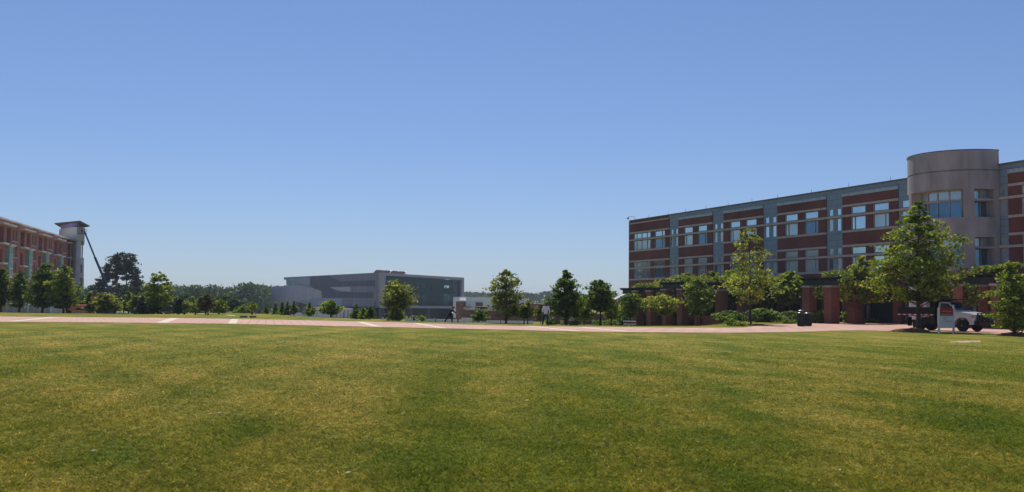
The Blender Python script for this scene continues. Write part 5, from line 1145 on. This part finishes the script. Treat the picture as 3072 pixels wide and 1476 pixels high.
# low boxes and markers on the far left lawn
gb_=mat('grey_green_box',(0.20,0.21,0.16),0.8); br_=mat('brown_crate',(0.24,0.15,0.12),0.8)
for lab,px,Y,w,h,m,nm in (('flat grey concrete utility vault left of the slim sapling',731,92,.62,.14,gb_,'utility_vault'),('brownish utility vault under the slim sapling',759,92,.55,.14,br_,'utility_vault'),
   ('dark crate right of the vase tree on far lawn',509,113,.42,.26,br_,'crate')):
    p=PT(px,Y); mb=MB(); mb.box(p+Vector((0,0,h/2)),w,w*.6,h); mb.box(p+Vector((0,0,h+.016)),w*1.05,w*.66,.03); tagit(build(nm,mb,m,None,loc=p,bevel=.012),lab,'utility box')
for lab,px in (('dark cone marker left of the bench slab on far lawn',482),('dark cone marker right of the bench slab on far lawn',499),('dark cone marker below the narrow dark conifer',536),('dark cone marker below grey green small tree',553),('dark cone marker right of the small tree row',586),('dark cone marker right of bronze tree trunk',624)):
    p=PT(px,113 if px<530 else 106); mb=MB(); mb.lathe(p,[(.10,0),(.09,.12),(.05,.26),(.02,.32)],10); tagit(build('cone_marker',mb,MATS['black_rubber'],None,loc=p),lab,'marker','dark markers on the far lawn')
p=PT(490,112); th=thing('stone_bench','low reddish bench slab between two dark markers on far lawn','bench',p); mb=MB(); mb.box(p+Vector((0,0,.22)),.75,.35,.07); build('seat',mb,mat('reddish_slab',(0.5,0.3,0.24)),th)
for sx in (-.28,.28): mb=MB(); mb.box(p+Vector((sx,0,.09)),.08,.3,.185); build('leg',mb,dk,th)
# pale far path seen at the lawn crest
for pts in ([(676,944.5),(705,946.5),(706,947.6),(686,946.4)],[(595,941.2),(628,942),(628,942.6),(597,941.9)]):
    sheet('pale_path_patch',[G(*q) for q in pts],0.006,bandm)
# blue and white bag on the low wall
p=PG.p(pu(2140),0.45,0.0); th=thing('shoulder_bag','blue and white bag lying on the low shaded brick wall','bag',p); bm_=mat('bag_blue',(0.03,0.12,0.5),0.6,var=.15)
mb=MB(); mb.box8([p+Vector(v) for v in ((-.22,-.12,0.002),(.22,-.12,0.002),(.22,.12,0.002),(-.22,.12,0.002),(-.08,-.06,.16),(.26,-.06,.30),(.26,.06,.30),(-.08,.06,.16))]); build('body',mb,bm_,th,bevel=.03)
mb=MB(); mb.box(p+Vector((-.1,-.12,.1)),.20,.06,.14,Vector((1,0,.6))); mb.box(p+Vector((.1,-.13,.24)),.22,.04,.07,Vector((1,0,.6))); build('white_flap',mb,wb_,th,bevel=.01)

# ================================================================= PEOPLE
skin_m=mat('skin',(0.42,0.22,0.15),0.6,var=.05); skin_d=mat('skin_tan',(0.30,0.16,0.10),0.6,var=.05); hairm=mat('black_hair',(0.012,0.010,0.010),0.5); shirtm=mat('white_shirt',(0.66,0.64,0.74),0.8,var=.04); jeans=mat('dark_blue_jeans',(0.018,0.035,0.095),0.85,var=.1); blk=mat('black_clothes',(0.012,0.012,0.016),0.85,var=.2); shoe=mat('dark_shoe',(0.02,0.018,0.016),0.6); vestm=mat('orange_vest',(0.7,0.18,0.05),0.7)
def skin(name,parent,base,chains,m,sub=2):
    """chains: lists of (x,y,z,r); first vertex of the first chain is the root"""
    V=[];E=[];Rr=[]; key={}
    def add(p):
        k=tuple(round(c,4) for c in p[:3])
        if k not in key: key[k]=len(V); V.append(p[:3]); Rr.append(p[3])
        return key[k]
    for ch in chains:
        ids=[add(p) for p in ch]
        for a,b_ in zip(ids,ids[1:]): E.append((a,b_))
    me=bpy.data.meshes.new(name); me.from_pydata(V,E,[]); o=link(bpy.data.objects.new(name,me)); me.materials.append(m)
    sm=o.modifiers.new('skin','SKIN'); sm.use_smooth_shade=True
    for i,sv in enumerate(me.skin_vertices[0].data): sv.radius=(Rr[i],Rr[i]*0.82 if Rr[i]>.1 else Rr[i]); sv.use_root=(i==0)
    s=o.modifiers.new('sub','SUBSURF'); s.levels=sub; s.render_levels=sub
    o.parent=parent; return o
def lerp3(a,b_,t): return tuple(a[i]+(b_[i]-a[i])*t for i in range(3))
def person(label,base,J,rot,skinm,topm,legm,longsleeve,face=(0,-1,0),loc=None):
    th=thing('person',label,'person',base); th.rotation_euler=(0,0,rot)
    pe,ch,nk,hd_=J['pelvis'],J['chest'],J['neck'],J['head']
    chains=[[(*pe,.110),(*lerp3(pe,ch,.5),.095),(*ch,.115),(*nk,.055),(*lerp3(nk,hd_,.45),.075),(*hd_,.100),(*lerp3(nk,hd_,1.55),.075)]]
    for s in ('L','R'):
        sh,el,wr,hp,kn,an,to=[J[k+s] for k in ('sh','el','wr','hip','knee','ank','toe')]
        chains.append([(*ch,.115),(*sh,.060),(*el,.045),(*wr,.030)])
        d=Vector(wr)-Vector(el); d.normalize(); side=d.cross(Vector((0,0,1))); side=side.normalized() if side.length>.1 else Vector((1,0,0)); up_=side.cross(d)
        palm=Vector(wr)+d*.06; chains.append([(*wr,.030),(*palm,.034)])
        for f,(off,ln) in enumerate(((-.030,.065),(-.010,.075),(.010,.070),(.030,.055))):
            r0=palm+side*off+d*.03; r1=r0+d*ln*.55-up_*.012; r2=r1+d*ln*.35-up_*.03; chains.append([(*palm,.034),(*r0,.010),(*r1,.009),(*r2,.008)])
        t0=Vector(wr)+d*.03-side*.035; t1=t0+d*.03-side*.018; chains.append([(*wr,.030),(*t0,.011),(*t1,.010)])
        chains.append([(*pe,.110),(*hp,.085),(*kn,.060),(*an,.040),(*to,.036)])
    body=skin('body',th,base,chains,skinm)
    fx_=Vector(face)
    # clothing over the body
    sl=[[(pe[0],pe[1],pe[2]-.10,.165),(*lerp3(pe,ch,.1),.168),(*lerp3(pe,ch,.5),.168),(*ch,.185),(*lerp3(ch,nk,.75),.095)]]
    for s in ('L','R'):
        sh,el,wr=[J[k+s] for k in ('sh','el','wr')]; c=[(*ch,.185),(*sh,.095),(*lerp3(sh,el,.9 if not longsleeve else 1),.066)]
        if longsleeve: c.append((*lerp3(el,wr,.93),.046))
        sl.append(c)
    skin('shirt',th,base,sl,topm)
    tr=[[(*pe,.155),(*lerp3(pe,ch,.12),.148)]]
    for s in ('L','R'):
        hp,kn,an=[J[k+s] for k in ('hip','knee','ank')]; tr.append([(*pe,.155),(*hp,.112),(*kn,.080),(*lerp3(kn,an,.96),.062)])
    skin('trousers',th,base,tr,legm)
    for s in ('L','R'):
        an,to=J['ank'+s],J['toe'+s]; skin('shoe',th,base,[[(an[0],an[1],an[2]-.03,.050),(*lerp3(an,to,.5),.046),(*to,.040)]],shoe,1)
    H=Vector(hd_)
    skin('hair',th,base,[[(*(H+Vector((0,0,.13))-fx_*.02),.115),(*(H+Vector((0,0,.03))-fx_*.04),.135),(*(H-fx_*.05-Vector((0,0,.09))),.110)]],hairm,2)
    side=fx_.cross(Vector((0,0,1)))
    hb_=MB(); B=Vector(th.location)
    def lb_(nm,c,prof,ax,m): 
        mb=MB(); mb.lathe(B+c,prof,10,ax); build(nm,mb,m,th)
    lb_('nose',H+fx_*.095-Vector((0,0,.015)),[(.014,0),(.010,.015),(.004,.022)],fx_,skinm)
    for s_ in (-1,1):
        lb_('eye',H+fx_*.088+side*.032*s_+Vector((0,0,.012)),[(.010,0),(.008,.006),(.002,.009)],fx_,blk)
        lb_('ear',H+side*.088*s_-Vector((0,0,.01)),[(.022,0),(.026,.008),(.012,.016)],side*s_,skinm)
    mb=MB(); mb.box(B+H+fx_*.090-Vector((0,0,.052)),.045,.012,.010,side); build('mouth',mb,mat('lips',(0.3,0.1,0.08)),th)
    return th
# man in white shirt, back to the camera
b0_=G(1637,976.2); b0_.z=-0.045
J=dict(pelvis=(0.0,0,0.93),chest=(0.02,0,1.27),neck=(0.02,0.02,1.46),head=(0.03,0.05,1.60),
 shL=(-.17,0,1.37),elL=(-.27,.06,1.10),wrL=(-.24,.26,1.02),shR=(.20,0,1.37),elR=(.28,.05,1.10),wrR=(.22,.2,.90),
 hipL=(-.10,0,.86),kneeL=(-.17,-.03,.48),ankL=(-.24,0,.08),toeL=(-.28,.14,.035),hipR=(.10,0,.86),kneeR=(.14,-.03,.48),ankR=(.16,0,.08),toeR=(.18,.14,.035))
person('man in white shirt and dark blue jeans standing with his back turned',b0_,J,R_(-12),skin_d,shirtm,jeans,True,(0,1,0))
# crouching player in black
b0_=PX(1347,80.5,-0.02); 
J=dict(pelvis=(0.08,0,.80),chest=(.27,-.03,1.10),neck=(.36,-.04,1.28),head=(.43,-.08,1.41),
 shL=(.20,.12,1.20),elL=(.50,.10,1.02),wrL=(.72,.02,.88),shR=(.32,-.16,1.16),elR=(.22,-.24,.93),wrR=(.34,-.34,.92),
 hipL=(0.02,.09,.74),kneeL=(-.20,.12,.44),ankL=(-.42,.16,.08),toeL=(-.30,.10,.035),hipR=(.14,-.08,.74),kneeR=(.30,-.14,.42),ankR=(.26,-.10,.08),toeR=(.38,-.16,.035))
for k_ in J: J[k_]=tuple(c*.86 for c in J[k_])
pl=person('person in black clothes crouching in a wide throwing stance on the grass',b0_,J,0,skin_m,blk,blk,True,Vector((.5,-.85,-.1)).normalized())
w=Vector(b0_)+Vector((.36,-.36,.80)); mb=MB(); mb.lathe(w,[(.03,0),(.115,.005),(.13,.02),(.12,.03),(.02,.032)],20,Vector((.2,-.5,.85))); tagit(build('flying_disc',mb,wb_,None,loc=w),'white flying disc in the hand of the crouching player','disc')
J=dict(pelvis=(0,0,.93),chest=(0,0,1.27),neck=(0,0.0,1.46),head=(0,-.02,1.60),shL=(-.19,0,1.37),elL=(-.27,-.02,1.12),wrL=(-.24,-.14,.9),shR=(.19,0,1.37),elR=(.27,-.02,1.12),wrR=(.24,-.14,.9),
 hipL=(-.1,0,.86),kneeL=(-.11,-.02,.48),ankL=(-.12,0,.08),toeL=(-.13,-.14,.035),hipR=(.1,0,.86),kneeR=(.11,-.02,.48),ankR=(.12,0,.08),toeR=(.13,-.14,.035))
p=G(1242,961); th=thing('ground_light','small black and white ground fixture on the grass left of upright shrub','light',p)
mb=MB(); mb.lathe(p,[(.09,0),(.08,.16),(.05,.30),(.03,.34)],12); build('black_body',mb,blk,th); mb=MB(); mb.box(p+Vector((-.11,0,.19)),.09,.10,.15); build('white_side',mb,wb_,th,bevel=.01); mb=MB(); mb.box(p+Vector((.11,0,.19)),.09,.10,.15); build('white_side',mb,wb_,th,bevel=.01)
# worker in the boom basket
person('tiny worker in orange vest standing in the raised lift basket',P(246,694,244.5)+Vector((0,0,-.53)),J,0,skin_m,vestm,blk,False)
# ================================================================= HAZE
hm=bpy.data.materials.new('haze_air'); hm.use_nodes=True; t=hm.node_tree; t.nodes.clear(); o_=t.nodes.new('ShaderNodeOutputMaterial'); pv_=t.nodes.new('ShaderNodeVolumePrincipled')
pv_.inputs['Density'].default_value=0.00019; pv_.inputs['Color'].default_value=(0.78,0.88,1.0,1); pv_.inputs['Anisotropy'].default_value=0.0
t.links.new(pv_.outputs[0],o_.inputs['Volume'])
mb=MB(); mb.box8([(-5200,-100,-7.5),(5200,-100,-7.5),(5200,6100,-7.5),(-5200,6100,-7.5),(-5200,-100,30),(5200,-100,30),(5200,6100,30),(-5200,6100,30)])
hz_=build('haze',mb,hm); hz_['kind']='stuff'
